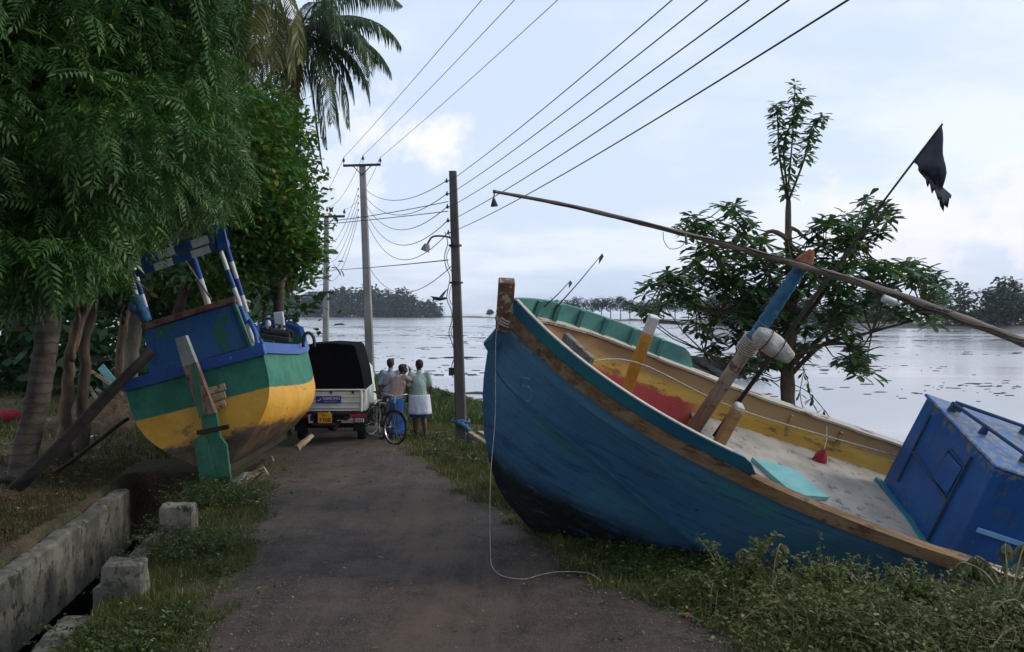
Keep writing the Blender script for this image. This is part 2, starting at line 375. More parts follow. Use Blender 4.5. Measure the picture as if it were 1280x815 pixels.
def ground_mat():
    t = NT('ground_soil_and_grass')
    soil = t.mix(t.step(t.noise(1.2, 8, .7), .38, .62), s(56, 44, 34), s(88, 70, 52))
    g = t.mix(t.step(t.noise(9, 6, .7), .3, .7), s(48, 54, 28), s(78, 80, 42))
    c = t.mix(t.step(t.noise(.55, 6, .65, off=(4, 2, 0)), .42, .54), soil, g)
    c = t.mix(t.step(t.noise(38, 3, .6), .62, .7), c, s(130, 116, 92))
    t.color(c); t.rough(.95); t.bump(t.noise(26, 6, .7), .9, .03); return t.m
gnd = npmesh('ground', np.stack([GX, GY, GZ], -1).reshape(-1, 3), quads, ground_mat(), smooth=True); tag(gnd, kind='structure')
# road
RL = np.array([(-6, -.6), (0, -1.35), (5, -1.95), (8, -2.33), (11, -2.9), (13.6, -3.4), (16.2, -3.75), (19, -4.0), (21.4, -4.2), (25, -5.2), (32, -8.5), (42, -14), (60, -30)])
RR = np.array([(-6, 2.9), (0, 2.4), (5, 1.95), (8, 1.68), (8.6, 1.5), (9.5, 1.12), (10.8, .55), (13.5, -.15), (14.9, -.68), (16.7, -1.17), (18.2, -1.62), (21.4, -2.25), (25, -3.3), (32, -6), (42, -11), (60, -27)])
def road_edges(y): return np.interp(y, RL[:, 0], RL[:, 1]), np.interp(y, RR[:, 0], RR[:, 1])
rb = MB(); rows = []; rr = random.Random(3)
ysr = list(np.arange(-6, 4, .5))+list(np.arange(4, 26, .1))+list(np.arange(26, 60, .6))
for i, y in enumerate(ysr):
    l, r = road_edges(y)
    l += .10*math.sin(y*1.9)+.06*math.sin(y*5.3)+rr.uniform(-.05, .05); r += .12*math.sin(y*1.5+2)+.07*math.sin(y*4.1)+rr.uniform(-.05, .05)
    row = []
    for k in range(33):
        u = k/32; x = l+(r-l)*u
        h = max(gz(x, y), -.05) if k in (0, 32) else gz(x, y)
        row.append((x, y, h+.028*min(1, 5*u, 5*(1-u))+.004))
    rows.append(row)
def road_mat():
    t = NT('worn_asphalt')
    base = t.mix(t.step(t.noise(1.7, 8, .75), .38, .62), s(46, 38, 34), s(84, 70, 60))
    agg = t.mix(t.step(t.noise(70, 4, .75), .52, .66), base, s(126, 114, 106))
    agg = t.mix(t.step(t.noise(34, 5, .75, off=(3, 1, 0)), .54, .64), agg, s(34, 30, 30))
    agg = t.mix(t.step(t.noise(.45, 5, .7, off=(9, 2, 0), stretch=(1.5, .6, 1)), .5, .68), agg, s(98, 82, 68))
    agg = t.mix(t.step(t.noise(2.5, 7, .8, off=(1, 7, 0)), .6, .66), agg, s(44, 38, 36))
    agg = t.mix(t.math('MULTIPLY', t.step(t.noise(1.1, 5, .65, off=(2, 6, 0), stretch=(2.6, .22, 1)), .48, .62), .5), agg, s(98, 84, 74))
    t.color(agg); t.rough(.9); t.bump(t.noise(38, 6, .8), 1.0, .03); t.bump(t.noise(3, 4, .6), .5, .05); return t.m
rd = rb.grid(rows).build('road', road_mat(), smooth=180); tag(rd, kind='structure')
# river
def water_mat():
    t = NT('river_water'); t.color(s(150, 152, 156)); t.rough(.09); t.p.inputs['IOR'].default_value = 1.33; t.p.inputs['Specular IOR Level'].default_value = .9
    n1 = t.noise(1.2, 5, .6, stretch=(.6, 1.6, 1)); n2 = t.noise(.12, 3, .5, stretch=(.5, 1.6, 1))
    t.bump(n1, .06, .05); t.bump(n2, .12, .2)
    t.rough(t.math('ADD', t.math('MULTIPLY', t.step(t.noise(.02, 4, .6, stretch=(.35, 1.8, 1)), .4, .6), .10), .12))
    return t.m
wb = MB().add([(-1400, 4, -.9), (1400, 4, -.9), (1400, 2400, -.9), (-1400, 2400, -.9)], [(0, 1, 2, 3)])
tag(wb.build('river', water_mat()), kind='structure')
rb_ = MB().add([(-1400, 4, -2.7), (1400, 4, -2.7), (1400, 2400, -2.7), (-1400, 2400, -2.7)], [(0, 1, 2, 3)])
tag(rb_.build('river_bed', M['darkmat']), kind='structure')
# far shores
def shore_land(name, pts, depth, h=.9):
    mb = MB(); rows = []; r = random.Random(len(pts))
    dense = []
    for (x0, y0), (x1, y1) in zip(pts[:-1], pts[1:]):
        n = max(2, int(math.hypot(x1-x0, y1-y0)/6))
        dense += [(x0+(x1-x0)*k/n, y0+(y1-y0)*k/n) for k in range(n)]
    dense.append(pts[-1])
    for x, y in dense:
        j = r.uniform(-3, 3); hh = h*r.uniform(.7, 1.2)
        rows.append([(x, y+j, -1.6), (x, y+j+3, -.9+.35*hh), (x, y+j+10, -.9+hh), (x, y+depth, -.9+hh*1.5), (x, y+depth+10, -1.8)])
    o = mb.grid(rows).build(name, M['shore'], smooth=180); tag(o, kind='structure'); return o
shore_land('far_shore', [(-420, 560), (-180, 620), (-60, 640), (-22, 655)], 90, .5)
shore_land('far_sandbar', [(-30, 640), (-5, 560), (8, 480), (30, 400), (75, 360), (112, 340), (130, 338)], 26, .5)
shore_land('far_shore_east', [(46, 275), (60, 245), (80, 222), (110, 205), (160, 200), (320, 190)], 60, .8)
def crown_mass(name, ells, n, size, m, seed, parent=None, tmpl=BROAD, per=6, jit=.5):
    rng = np.random.default_rng(seed); P, _ = ell_points(ells, n, rng)
    V, Fq = leaves_at(P, per, tmpl, size, rng, (-.9, .6), jit); return npmesh(name, V, Fq, m, parent)
rg = random.Random(11)
# left far wood (one mass)
ells = []
for x in np.arange(-420, -42, 7):
    ytop = 27+6*math.sin(x*.05)+rg.uniform(-3, 4) - (8 if x > -60 else 0)
    H = max(6, (ytop)/F*640+1.5); Yc = 648+rg.uniform(-6, 12)+(-60-x)*-.02
    ells.append((x+rg.uniform(-3, 3), Yc, H*.5, 6.5, 7, H*.55)); ells.append((x, Yc-8, H*.22, 6, 4, H*.25))
    if rg.random() < .6: ells.append((x, Yc-10, H*.28, 5, 5, H*.32))
o = crown_mass('far_wood', ells, 9000, (1.8, 3.4), M['far'], 21, jit=.9); tag(o, 'dark bluish wood along the far bank behind the utility poles', 'wood', kind='stuff')
# middle row: individual trees on the sandbar
def far_tree(name, x, Y, H, seed, label, group, shape):
    e = empty(name, (x, Y, -.2), label=label, cat='tree', group=group); r = random.Random(seed)
    MB().tube([(0, 0, 0), (r.uniform(-.2, .2), 0, H*.35), (r.uniform(-.3, .3), 0, H*.8)], [.22, .16, .06], 6).build('trunk', M['barkdark'], e, 180)
    W = H*shape; el = [(0, 0, H*.66, W*.5, W*.5, H*.34)]+[(r.uniform(-W*.38, W*.38), r.uniform(-W*.3, W*.3), H*r.uniform(.5, .88), W*.25, W*.25, H*.15) for _ in range(5)]
    crown_mass('crown', el, 200, (.35, .8), M['far'], seed, e, per=6, jit=.22); return e
row_px = [(664, 21, .8), (676, 20, .7), (688, 22, .8), (700, 22, .7), (713, 20, .7), (727, 24, .8), (741, 23, .8), (754, 26, .7), (766, 25, .75), (779, 25, .7), (791, 22, .7), (806, 20, .9), (819, 21, .8), (834, 22, .9), (849, 24, .9), (866, 22, 1.0), (882, 24, 1.1), (898, 23, 1.1), (914, 22, 1.2), (930, 25, 1.1), (948, 22, 1.2), (640, 14, .8), (626, 9, .9), (612, 7, .9)]
side = ['the far left end', 'the middle', 'the right end']
ORD = ['leftmost', 'second', 'third', 'fourth', 'fifth', 'sixth', 'seventh', 'eighth', 'ninth', 'tenth', 'eleventh', 'twelfth', 'thirteenth', 'fourteenth', 'fifteenth', 'sixteenth', 'seventeenth', 'eighteenth', 'nineteenth', 'twentieth', 'twenty-first', 'twenty-second', 'twenty-third', 'last']
ROWLAB = lambda i: 'tiny bush-sized tree, %s from the left on the sandbar left of the blue bow' % ORD[i] if i < 3 else ('wide rounded tree, %s from the left in the row across the water' % ORD[i] if i > 17 else 'slender dark tree, %s from the left in the row across the water' % ORD[i])
for i, (x, h, sh) in enumerate(sorted(row_px)):
    Y = 400+max(0, (690-x))*1.6-(x-700)*.2
    P = px(x, HY, Y); H = h/F*Y*1.0+1.2
    far_tree('shade_tree', P.x, Y+9, H, 100+i, ROWLAB(i), 'trees in the row across the water', sh)
# right far wood
ells = []
for x in np.arange(52, 330, 3.6):
    base = 215 if x > 90 else 235+(90-x)*.6
    H = 7.6+1.4*math.sin(x*.13)+rg.uniform(-.6, 1.4) - max(0, 75-x)*.05
    ells.append((x, base+rg.uniform(0, 16)+0, H*.5, 3.8, 4, H*.5)); ells.append((x+1, base+6, H*.25, 3.4, 3, H*.3))
o = crown_mass('far_wood', ells, 10000, (.7, 1.4), M['far'], 33, jit=.4); tag(o, 'darker wood on the nearer right bank behind the bamboo pole', 'wood', kind='stuff')

hzm = bpy.data.materials.new('haze'); hzm.use_nodes = True; hn = hzm.node_tree
for n_ in list(hn.nodes):
    if n_.type == 'BSDF_PRINCIPLED': hn.nodes.remove(n_)
pv = hn.nodes.new('ShaderNodeVolumePrincipled'); pv.inputs['Color'].default_value = (.80, .90, 1, 1); pv.inputs['Density'].default_value = .0002; pv.inputs['Anisotropy'].default_value = .2
hn.links.new(pv.outputs[0], hn.nodes['Material Output'].inputs['Volume'])
tag(MB().box((0, 1150, 13.6), (3000, 2700, 35)).build('haze', hzm), kind='stuff')
# floating weed flecks
rng = np.random.default_rng(8); n = 13000
Yf = 30+rng.random(n)**1.5*230; Xf = (rng.random(n)*1280-640+rng.normal(size=n)*20)/F*Yf
cl = np.sin(Xf*.21+Yf*.06)+np.sin(Yf*.33-Xf*.05)+rng.normal(size=n)*.9
k = (cl > .8+.9*np.clip(Xf/Yf*3-.2, 0, 1)*(Yf < 110)) & (crest_dist(Xf, Yf) > 3.0); Xf, Yf = Xf[k], Yf[k]; n = len(Xf)
ang = np.linspace(0, 2*np.pi, 8, endpoint=False)
lenx = rng.lognormal(-2.2, .7, n)*(.25+Yf/95); leny = lenx*rng.uniform(.25, .7, n); lenx = lenx*1.7; hz = np.minimum(.02+lenx*.03, .10)
V = []; TFs = []
for ring, (rr_, zz) in enumerate(((1, -.02), (.75, 1.0))):
    rad_ = rng.uniform(.6, 1.15, (n, 8))*rr_
    V.append(np.stack([Xf[:, None]+np.cos(ang)*lenx[:, None]*rad_, Yf[:, None]+np.sin(ang)*leny[:, None]*rad_, -.9+zz*hz[:, None]*(rng.uniform(.4, 1.1, (n, 8)) if ring else np.ones((n, 8)))], -1))
V = np.concatenate(V, 1)
Tq = [(j, (j+1) % 8, 8+(j+1) % 8, 8+j) for j in range(8)]+[(8, 9, 10, 11), (8, 11, 12, 15), (12, 13, 14, 15)]
Fq = (np.array(Tq)[None]+np.arange(n)[:, None, None]*16).reshape(-1, 4)
tag(npmesh('floating_weeds', V.reshape(-1, 3), Fq, M['darkmat']), 'dark flecks and mats of weed drifting on the pale river', 'water weed', kind='stuff')

# ------------------------------------------------------------------ drain
CT_ = bpy.data.textures.new('crumble', 'CLOUDS'); CT_.noise_scale = .16; CT_.noise_depth = 3
def crumble(o, lv, st):
    m1 = o.modifiers.new('sub', 'SUBSURF'); m1.subdivision_type = 'SIMPLE'; m1.levels = m1.render_levels = lv
    m2 = o.modifiers.new('disp', 'DISPLACE'); m2.texture = CT_; m2.strength = st; m2.mid_level = .5; m2.texture_coords = 'GLOBAL'; return o
def wall_strip(name, y0, y1, xa, xb, zt, zb, label, step=.5):
    mb = MB(); r = random.Random(int(y1*10)); ys = list(np.arange(y0, y1, step))+[y1]; ra = []
    for y in ys:
        c = drain_x(y); j = lambda a=.012: r.uniform(-a, a)
        z = zt+j(.02)
        ra.append([(c+xa, y, zb), (c+xa+j(), y, z-.02), (c+xa+.03, y, z), (c+xb-.03, y, z+j(.008)), (c+xb+j(), y, z-.03), (c+xb, y, zb)])
    mb.grid(ra); n = len(ra[0]); mb.f.append(tuple(range(n-1, -1, -1))); mb.f.append(tuple(len(mb.v)-n+i for i in range(n)))
    return tag(crumble(mb.build(name, M['concrete'], smooth=35), 3, .03), label, 'drain wall')
wall_strip('drain_wall', -4, 15.6, -1.24, -1.02, -.045, -1.1, 'long stained concrete wall on the far side of the roadside drain')
wall_strip('drain_wall', -4, 8.9, -.02, .3, -.02, -1.1, 'low flat concrete edge of the drain at the bottom of the picture')
wall_strip('drain_wall', 9.9, 12.5, -.02, .22, -.04, -1.1, 'low concrete edge of the drain between the two upright blocks')
tag(MB().add([(drain_x(y)+x, y, -.9) for y in (-4, 16.5) for x in (-1.05, 0)], [(0, 1, 3, 2)]).build('drain_bed', M['darkwood']), kind='structure')
def block(x0, x1, yt, yb, Y, label):
    a = px(x0, yb, Y); b = px(x1, yt, Y); h = b.z-a.z+.25; w_ = b.x-a.x
    o = MB().box(((a.x+b.x)/2, Y+.16, b.z-h/2), (w_*1.12, .34, h), Matrix.Rotation(rad(7), 3, 'Z'), .9, .02).build('concrete_block', M['concrete'], smooth=35)
    crumble(o, 4, .06); tag(o, label, 'concrete block', 'concrete blocks beside the drain')
block(124, 172, 706, 772, 9.3, 'squat weathered concrete block nearest the camera beside the drain')
block(198, 237, 633, 684, 11.7, 'concrete block farther along the drain, below the green rudder')

# ------------------------------------------------------------------ blue boat
def frame_mat(cols, org):
    m = Matrix.Identity(4)
    for i in range(3):
        for j in range(3): m[i][j] = cols[j][i]
        m[i][3] = org[i]
    return m
a_, p_, h_ = -.159, .324, .37
def npR(a, p, h):
    ca, sa = math.cos(a), math.sin(a)
    A = Matrix(((ca, sa, 0), (-sa, ca, 0), (0, 0, 1))); P = Matrix(((math.cos(p), 0, math.sin(p)), (0, 1, 0), (-math.sin(p), 0, math.cos(p))))
    H = Matrix(((1, 0, 0), (0, math.cos(h), -math.sin(h)), (0, math.sin(h), math.cos(h)))); return A@P@H
BM = npR(a_, p_, h_).to_4x4(); BM.translation = (-.193, 11.215, 2.143); BI = BM.inverted()
def ray_local(Mi, x, y):
    o = Mi@Vector((0, 0, EYE)); d = (Mi.to_3x3()@Vector(((x-640)/F, 1, (HY-y)/F))); return o, d
def on(Mi, x, y, ax, val):
    o, d = ray_local(Mi, x, y); t = (val-o[ax])/d[ax]; return o+d*t
it = lambda x, t: float(np.interp(x, [q[0] for q in t], [q[1] for q in t]))
BB = lambda x: 1.49*(1-math.exp(-1.106*max(x, 0)))*(1-.004*max(x-4, 0)**2)
ZR = lambda x: .397*max(0, 1-x/4.228)**2+.02*max(0, x-5.5)**1.5
ZCt = [(0, -.1), (.2, -.21), (.5, -.26), (.8, -.32), (1.2, -.41), (1.6, -.54), (2, -.69), (2.5, -.86), (3, -.96), (4, -1.0), (9, -.9)]
ZKt = [(-.06, .1), (.0, -.02), (.06, -.3), (.12, -.5), (.28, -.9), (.45, -1.2), (.62, -1.45), (.8, -1.62), (1.2, -1.88), (1.6, -2.0), (2, -2.04), (4, -1.9), (9, -1.6)]
boat = empty('fishing_boat', mat=BM, label='big blue wooden fishing boat hauled out on the right, heeled towards the road', cat='fishing boat')
def sect(x, inset=0.0):
    b = max(BB(x)-inset, .012); zr = ZR(x); zk = it(x, ZKt); zc = max(it(x, ZCt), zk+.02)
    zc = min(zc, zr-.05); bc = max(.75*BB(x-.05)-inset, .012) if x > .06 else .012
    pts = [(b, zr), (b*.965+bc*.035, zr-.12)]
    for k in (.35, .65, .9): pts.append((b+(bc-b)*(k**1.15), zr+(zc-zr)*k))
    pts.append((bc+.012, zc)); pts.append((bc-.02, zc-.03))
    dz = zk-zc
    for fb, fz in ((.88, .18), (.74, .42), (.55, .66), (.34, .84), (.16, .95)): pts.append((max(bc*fb, .03), zc+dz*fz))
    pts.append((.03, zk)); return pts
xsb = [-.05, 0, .05, .1, .16, .24, .34, .45, .6, .8, 1.0, 1.25, 1.5, 1.8, 2.1, 2.5, 2.9, 3.4, 3.9, 4.4, 5, 5.6, 6.2, 6.8, 7.4, 8.0, 8.4]
rows = []; att = []
for x in xsb:
    S_ = sect(x); row = [(x, -b, z) for b, z in S_]+[(x, b, z) for b, z in reversed(S_)]
    rows.append(row)
    d = [S_[0][1]-z for b, z in S_]; att += d+d[::-1]
def hull_blue():
    t = NT('blue_hull_paint'); dr = t.attr('drop'); X, Y, Z = t.xyz()[:3]
    c = t.mix(t.step(t.noise(1.1, 6, .6, stretch=(.5, 1, 1)), .35, .65), s(58, 106, 144), s(76, 126, 160))
    c = t.mix(t.step(t.noise(1.6, 6, .65, off=(3, 1, 5), stretch=(.4, 1, 1)), .55, .7), c, s(60, 128, 138))     # greener repaint
    c = t.mix(t.step(t.noise(26, 6, .8, stretch=(.3, 1, 1)), .60, .66), c, s(16, 50, 84))                       # scuffs
    c = t.mix(t.step(t.noise(60, 5, .8, off=(2, 2, 2)), .70, .73), c, s(120, 130, 130))
    c = t.mix(t.math('MULTIPLY', t.step(t.noise(5, 6, .7, off=(7, 2, 5), stretch=(.2, .2, 1.4)), .56, .66), .5), c, s(14, 42, 70))   # vertical stains
    zz = t.math('ADD', Z, t.math('MULTIPLY', t.noise(2.5, 6, .7), .35))
    c = t.mix(t.step(zz, -.78, -1.12), c, s(22, 26, 30))
    wv = t.n.new('ShaderNodeTexWave'); wv.wave_type = 'BANDS'; wv.bands_direction = 'Z'; wv.inputs['Scale'].default_value = 2.2; wv.inputs['Distortion'].default_value = .35; wv.inputs['Detail'].default_value = 1
    cb2 = t.n.new('ShaderNodeCombineXYZ'); t.l.new(t.math('MULTIPLY', dr, 1.0), cb2.inputs[2]); t.l.new(cb2.outputs[0], wv.inputs['Vector'])
    seam = t.step(wv.outputs['Fac'], .06, .0); c = t.mix(t.math('MULTIPLY', seam, .2), c, s(14, 36, 54))
    c = t.mix(t.math('MULTIPLY', t.step(t.noise(9, 8, .8, off=(3, 3, 9), stretch=(.25, 1, 1.6)), .55, .62), .55), c, s(74, 122, 142))
    t.bump(seam, -.25, .006)
    t.color(c); t.rough(.55); t.bump(t.noise(40, 5, .7, stretch=(.3, 1, 1)), .35, .006); t.bump(t.noise(3, 3, .5, stretch=(.3, 1, 2)), .3, .04); return t.m
hb = MB().grid(rows); k = len(hb.v); nrow = len(rows[0])
hb.f.append(tuple(k-nrow+i for i in range(nrow)))
hull = hb.build('hull', hull_blue(), boat, smooth=28, attr=('drop', att))
bvh = BVHTree.FromPolygons([Vector(v) for v in hb.v], hb.f)
def hit(x, y):
    o, d = ray_local(BI, x, y); r = bvh.ray_cast(o, d.normalized()); return r[0], r[1]
sr = MB(); rws = []
for x in np.arange(.35, 3.4, .12):
    b = .75*BB(x-.05)+.012; z = max(it(x, ZCt), it(x, ZKt)+.02); rws.append([(x, -b+.03, z+.03), (x, -b-.035, z+.012), (x, -b-.03, z-.02), (x, -b+.04, z-.03)])
sr.grid(rws, closed=True).build('spray_rail', pm('chine_teal', s(48, 112, 128), s(36, 92, 122), 4, rough=.6), boat, smooth=40)
# stem timber standing proud of the bow
stm = MB(); prof = [(z, x) for x, z in ZKt[:9]]
pr = [(.5, -.01), (.397, -.03), (.2, -.09), (.08, -.13), (.02, -.06)]+[(z, x-.05) for x, z in ZKt[2:]][:9]
ring = []
for z, x in pr: ring.append([(x-.02, -.035, z), (x-.02, .035, z), (x+.12, .045, z+.0), (x+.12, -.045, z)])
stm.grid(ring, closed=True).build('stem', hull.data.materials[0], boat, smooth=40)
hp = on(BI, 628, 348, 1, 0.0); hp0 = on(BI, 636, 386, 1, 0.0)
sp = MB().beam((hp0.x+.03, 0, .30), (hp.x+.05, 0, hp.z), .17, .17, up=(0, 1, 0), bev=.012)
sp.build('stem_head', pm('peeling_post', s(98, 66, 56), s(120, 84, 70), 6, third=(s(176, 168, 130), .53), rough=.85), boat, smooth=30)
# rub rail, both sides
def rail(side_, x0, x1, off0, off1, zt, zb, name, m):
    mb = MB(); rows = []; x = x0
    while x <= x1+1e-6:
        b = BB(x); z = ZR(x)-(.07*min(max((x-2.4)/2.4, 0), 1) if side_ < 0 else 0); jj = .004*math.sin(x*23)+.004*math.sin(x*51)
        rows.append([(x, side_*(b+off0), z+zb), (x, side_*(b+off1+jj), z+zb+.012), (x, side_*(b+off1+jj), z+zt-.012), (x, side_*(b+off0), z+zt)])
        x += .1
    mb.grid(rows, closed=True); n = 4; mb.f.append((3, 2, 1, 0)); mb.f.append(tuple(len(mb.v)-4+i for i in range(4)))
    return mb.build(name, m, boat, smooth=35)
rail(-1, -.04, 8.3, -.06, .065, .15, .0, 'rub_rail', M['rail']); rail(1, -.04, 8.3, -.01, .055, .02, -.14, 'rub_rail', M['rail'])
# cap rails (inboard of the sheer)
def cap(side_, x0, x1, wi, name, m, zo=.024):
    mb = MB(); rows = []; x = x0
    while x <= x1+1e-6:
        b = BB(x); z = ZR(x)+zo; wv = wi*(1+.12*math.sin(x*9)); rows.append([(x, side_*(b+.06), z), (x, side_*(b+.06), z+.03), (x, side_*(max(b-wv, .0)), z+.03), (x, side_*max(b-wv, .0), z)]); x += .1
    mb.grid(rows, closed=True); mb.f.append((3, 2, 1, 0)); mb.f.append(tuple(len(mb.v)-4+i for i in range(4)))
    return mb.build(name, m, boat, smooth=35)
cap(1, .3, 8.3, .08, 'cap_rail', M['cap']); cap(-1, 2.5, 5.2, .10, 'cap_rail', M['rail'], .045); cap(-1, 5.2, 8.3, .10, 'cap_rail', M['cap'], .045)
# teal bulwark planks
def bulwark(side_, x1, h0, h1, name):
    rows = []; x = 0.0
    while x <= x1+1e-6:
        b = BB(x)+.03; z = ZR(x)+(.05 if side_ > 0 else .148); u = x/x1; hh = h0+(h1-h0)*u
        e = max(0, (u-.93)/.07); hh = hh*(1-.75*e*e)
        fl = .06
        lo_ = .05 if side_ > 0 else .0
        rows.append([(x-.02, side_*b, z-lo_), (x-.02, side_*(b+fl*.6), z+hh*.6), (x-.02, side_*(b+fl), z+hh), (x-.02, side_*(b+fl-.035), z+hh), (x-.02, side_*(b-.035), z-lo_)])
        x += x1/30
    mb = MB().grid(rows, closed=True); mb.f.append((4, 3, 2, 1, 0)); mb.f.append(tuple(len(mb.v)-5+i for i in range(5)))
    return mb.build(name, M['teal'] if side_ > 0 else M['tealblue'], boat, smooth=35)
M['tealblue'] = pm('teal_blue_paint', s(24, 98, 132), s(36, 120, 132), 2.2, rough=.6, bump=.3, bscale=25, stretch=(.4, 1, 1), third=(s(66, 74, 84), .62))
bulwark(-1, 2.62, .145, .15, 'bulwark'); bulwark(1, 2.62, .20, .20, 'bulwark')
# worn top edge of the near bulwark
mb = MB(); pts = [(x, -(BB(x)+.074), ZR(x)+.05+.24+.008) for x in np.arange(0, 2.4, .1)]
for q0, q1 in zip(pts[:-1], pts[1:]): mb.beam(q0, q1, .045, .014, bev=.003)
mb.build('bulwark_cap', M['cap'], boat)
for x in (.35, .62, .95, 1.3, 1.7, 2.1):
    b = BB(x)
    for sd in (1,):
        MB().beam((x, sd*(b-.03), ZR(x)-.10), (x, sd*(b+.035), ZR(x)+.25), .05, .05, up=(1, 0, 0)).build('rib', M['teal'], boat)
# breasthook filling the bow
MB().add([(0, -.02, ZR(0)-.02), (.12, -BB(.12), ZR(.12)-.02), (.3, -BB(.3), ZR(.3)-.02), (.3, BB(.3), ZR(.3)-.02), (.12, BB(.12), ZR(.12)-.02), (0, .02, ZR(0)-.02)], [(0, 1, 2, 3, 4, 5)]).build('breasthook', M['greywood'], boat, solid=.04)
# inner planking
def inner_mat():
    t = NT('yellow_inner_paint'); X, Y, Z = t.xyz()[:3]; dr = t.attr('drop')
    c = t.mix(t.step(t.noise(1.5, 6, .65, stretch=(.4, 1, 2)), .4, .6), s(172, 134, 48), s(190, 156, 72))
    c = t.mix(t.step(t.noise(5, 7, .75, off=(1, 1, 4), stretch=(.3, 1, 1.5)), .54, .62), c, s(120, 84, 44))
    c = t.mix(t.step(t.noise(4, 5, .7, off=(8, 1, 4), stretch=(.3, 1, 1.5)), .62, .68), c, s(120, 128, 96))
    j = t.math('MULTIPLY', t.noise(6, 6, .8), .16)
    red = t.math('MULTIPLY', t.step(t.math('ADD', dr, j), .38, .42), t.step(X, 3.0, 2.6))
    c = t.mix(red, c, s(150, 50, 50))
    wdb = t.step(t.math('SUBTRACT', dr, t.math('MULTIPLY', j, .3)), .17, .15)
    c = t.mix(wdb, c, s(160, 130, 90))
    t.color(c); t.rough(.8); t.bump(t.noise(30, 5, .6, stretch=(.25, 1, 3)), .5, .006); return t.m
def hb_at(x, z):
    q = sorted((zz, b) for b, zz in sect(x)); return float(np.interp(z, [v[0] for v in q], [v[1] for v in q]))
rows = []; att = []
for x in np.arange(.2, 8.3, .15):
    zr = ZR(x); r_ = []
    for k in range(9):
        f_ = k/8; z = zr+.01-f_*.95; r_.append((x, max(hb_at(x, min(z, zr-.001))-.06-.03*f_, .004), z)); att.append(f_*.95)
    rows.append(r_)
inm = inner_mat()
MB().grid(rows).build('inner_planking', inm, boat, smooth=30, attr=('drop', att))
MB().grid([[(p[0], -p[1], p[2]) for p in r_] for r_ in rows]).build('inner_planking', inm, boat, smooth=30, attr=('drop', att))
# stringers along the far side
for dz, off, m, rr_ in ((.17, .055, 'innerwood', .028), (.33, .10, 'teal', .022)):
    MB().tube([(x, BB(x)-off, ZR(x)-dz) for x in np.arange(2.4 if dz > .2 else .4, 6, .2)], rr_, 6).build('stringer', M[m], boat, 180)
for x in (3.3, 4.05, 4.75): MB().beam((x, BB(x)-.10, ZR(x)-.03), (x+.02, BB(x)-.15, ZR(x)-.42), .05, .04, up=(1, 0, 0)).build('rib', M['innerwood'], boat)
# deck
DZ = -.40
def deck_pts(x, z, ins=.06): return hb_at(x, z)-ins
rows = [[(x, -deck_pts(x, DZ), DZ), (x, 0, DZ+.05), (x, deck_pts(x, DZ), DZ)] for x in np.arange(2.75, 8.2, .3)]
MB().grid(rows).build('deck', M['deck'], boat, smooth=180, solid=.04)
rows = [[(x, -hb_at(x, -.8)+.08, -.8), (x, hb_at(x, -.8)-.08, -.8)] for x in np.arange(.8, 2.9, .3)]
MB().grid(rows).build('well_floor', pm('red_floor', s(140, 50, 46), s(100, 60, 48), 3, rough=.8), boat)
MB().box((2.75, 0, -.63), (.04, 2.2, .44)).build('deck_beam', M['innerwood'], boat)
# deck hatch panel and its dark edge
hpx = [on(BI, *q, 2, DZ+.10) for q in ((940, 578), (985, 589), (1032, 627), (1012, 618))]
A = on(BI, 938, 576, 2, DZ+.09); B = on(BI, 990, 590, 2, DZ+.09); C = on(BI, 1034, 626, 2, DZ+.09)
D = A+(C-B)+Vector((.05, -.16, 0))
MB().add([A, B, C, D], [(0, 1, 2, 3)]).build('hatch_cover', M['teallight'], boat, solid=.05)
# towing post, painted
t0 = on(BI, 818, 395, 1, .25); b0 = Vector((t0.x+.10, .27, -.7))
mid = t0+(b0-t0)*.13
MB().beam(b0, mid, .115, .11, up=(1, 0, 0), bev=.008).build('towing_post', M['yellowpost'], boat, smooth=30)
MB().beam(mid, t0, .112, .106, up=(1, 0, 0), bev=.01).build('towing_post_top', M['white'], boat, smooth=30)
t1 = on(BI, 922, 512, 1, -.1); MB().beam((t1.x-.02, -.05, -.5), t1, .13, .11, up=(1, 0, 0), bev=.01).build('short_post', M['innerwood'], boat)
t1b = t1+(t1-Vector((t1.x-.02, -.05, -.5))).normalized()*.07
MB().beam(t1, t1b, .12, .10, up=(1, 0, 0), bev=.015).build('short_post_top', M['white'], boat)
# gallows beam behind the bow
g0 = on(BI, 706, 420, 1, -.35); g1 = on(BI, 740, 452, 1, -.75)
MB().beam(g0, g1, .07, .09, bev=.01).build('bow_cleat', M['greywood'], boat)
# cabin
CF = 5.25; CR = 7.7; CY = .92; CT = .90
def cabin_mat():
    t = NT('bright_blue_cabin_paint')
    c = t.mix(t.step(t.noise(1.4, 5, .6), .35, .65), s(8, 72, 138), s(16, 88, 156))
    c = t.mix(t.step(t.noise(7, 7, .75, off=(2, 5, 1)), .60, .66), c, s(70, 96, 104))
    c = t.mix(t.step(t.noise(4, 7, .75, off=(6, 5, 1)), .57, .64), c, s(60, 76, 84))
    Z_ = t.xyz()[2]; edge = t.math('ADD', t.math('MULTIPLY', t.step(Z_, .70, .90), .13), t.math('MULTIPLY', t.step(Z_, .05, -.35), .09))
    c = t.mix(t.step(t.math('ADD', t.noise(11, 8, .8, off=(1, 8, 3)), edge), .62, .67), c, s(112, 116, 96))
    c = t.mix(t.math('MULTIPLY', t.step(t.noise(3, 6, .7, off=(8, 1, 2), stretch=(2.5, 2.5, .35)), .54, .64), .45), c, s(14, 44, 84))
    t.color(c); t.rough(.42); t.bump(t.noise(12, 5, .6), .15, .01); return t.m
cm = cabin_mat()
c8 = lambda x, y, z: (x, y, z)
xt = lambda z: CF+.06*(1-(z-DZ)/(CT-DZ))
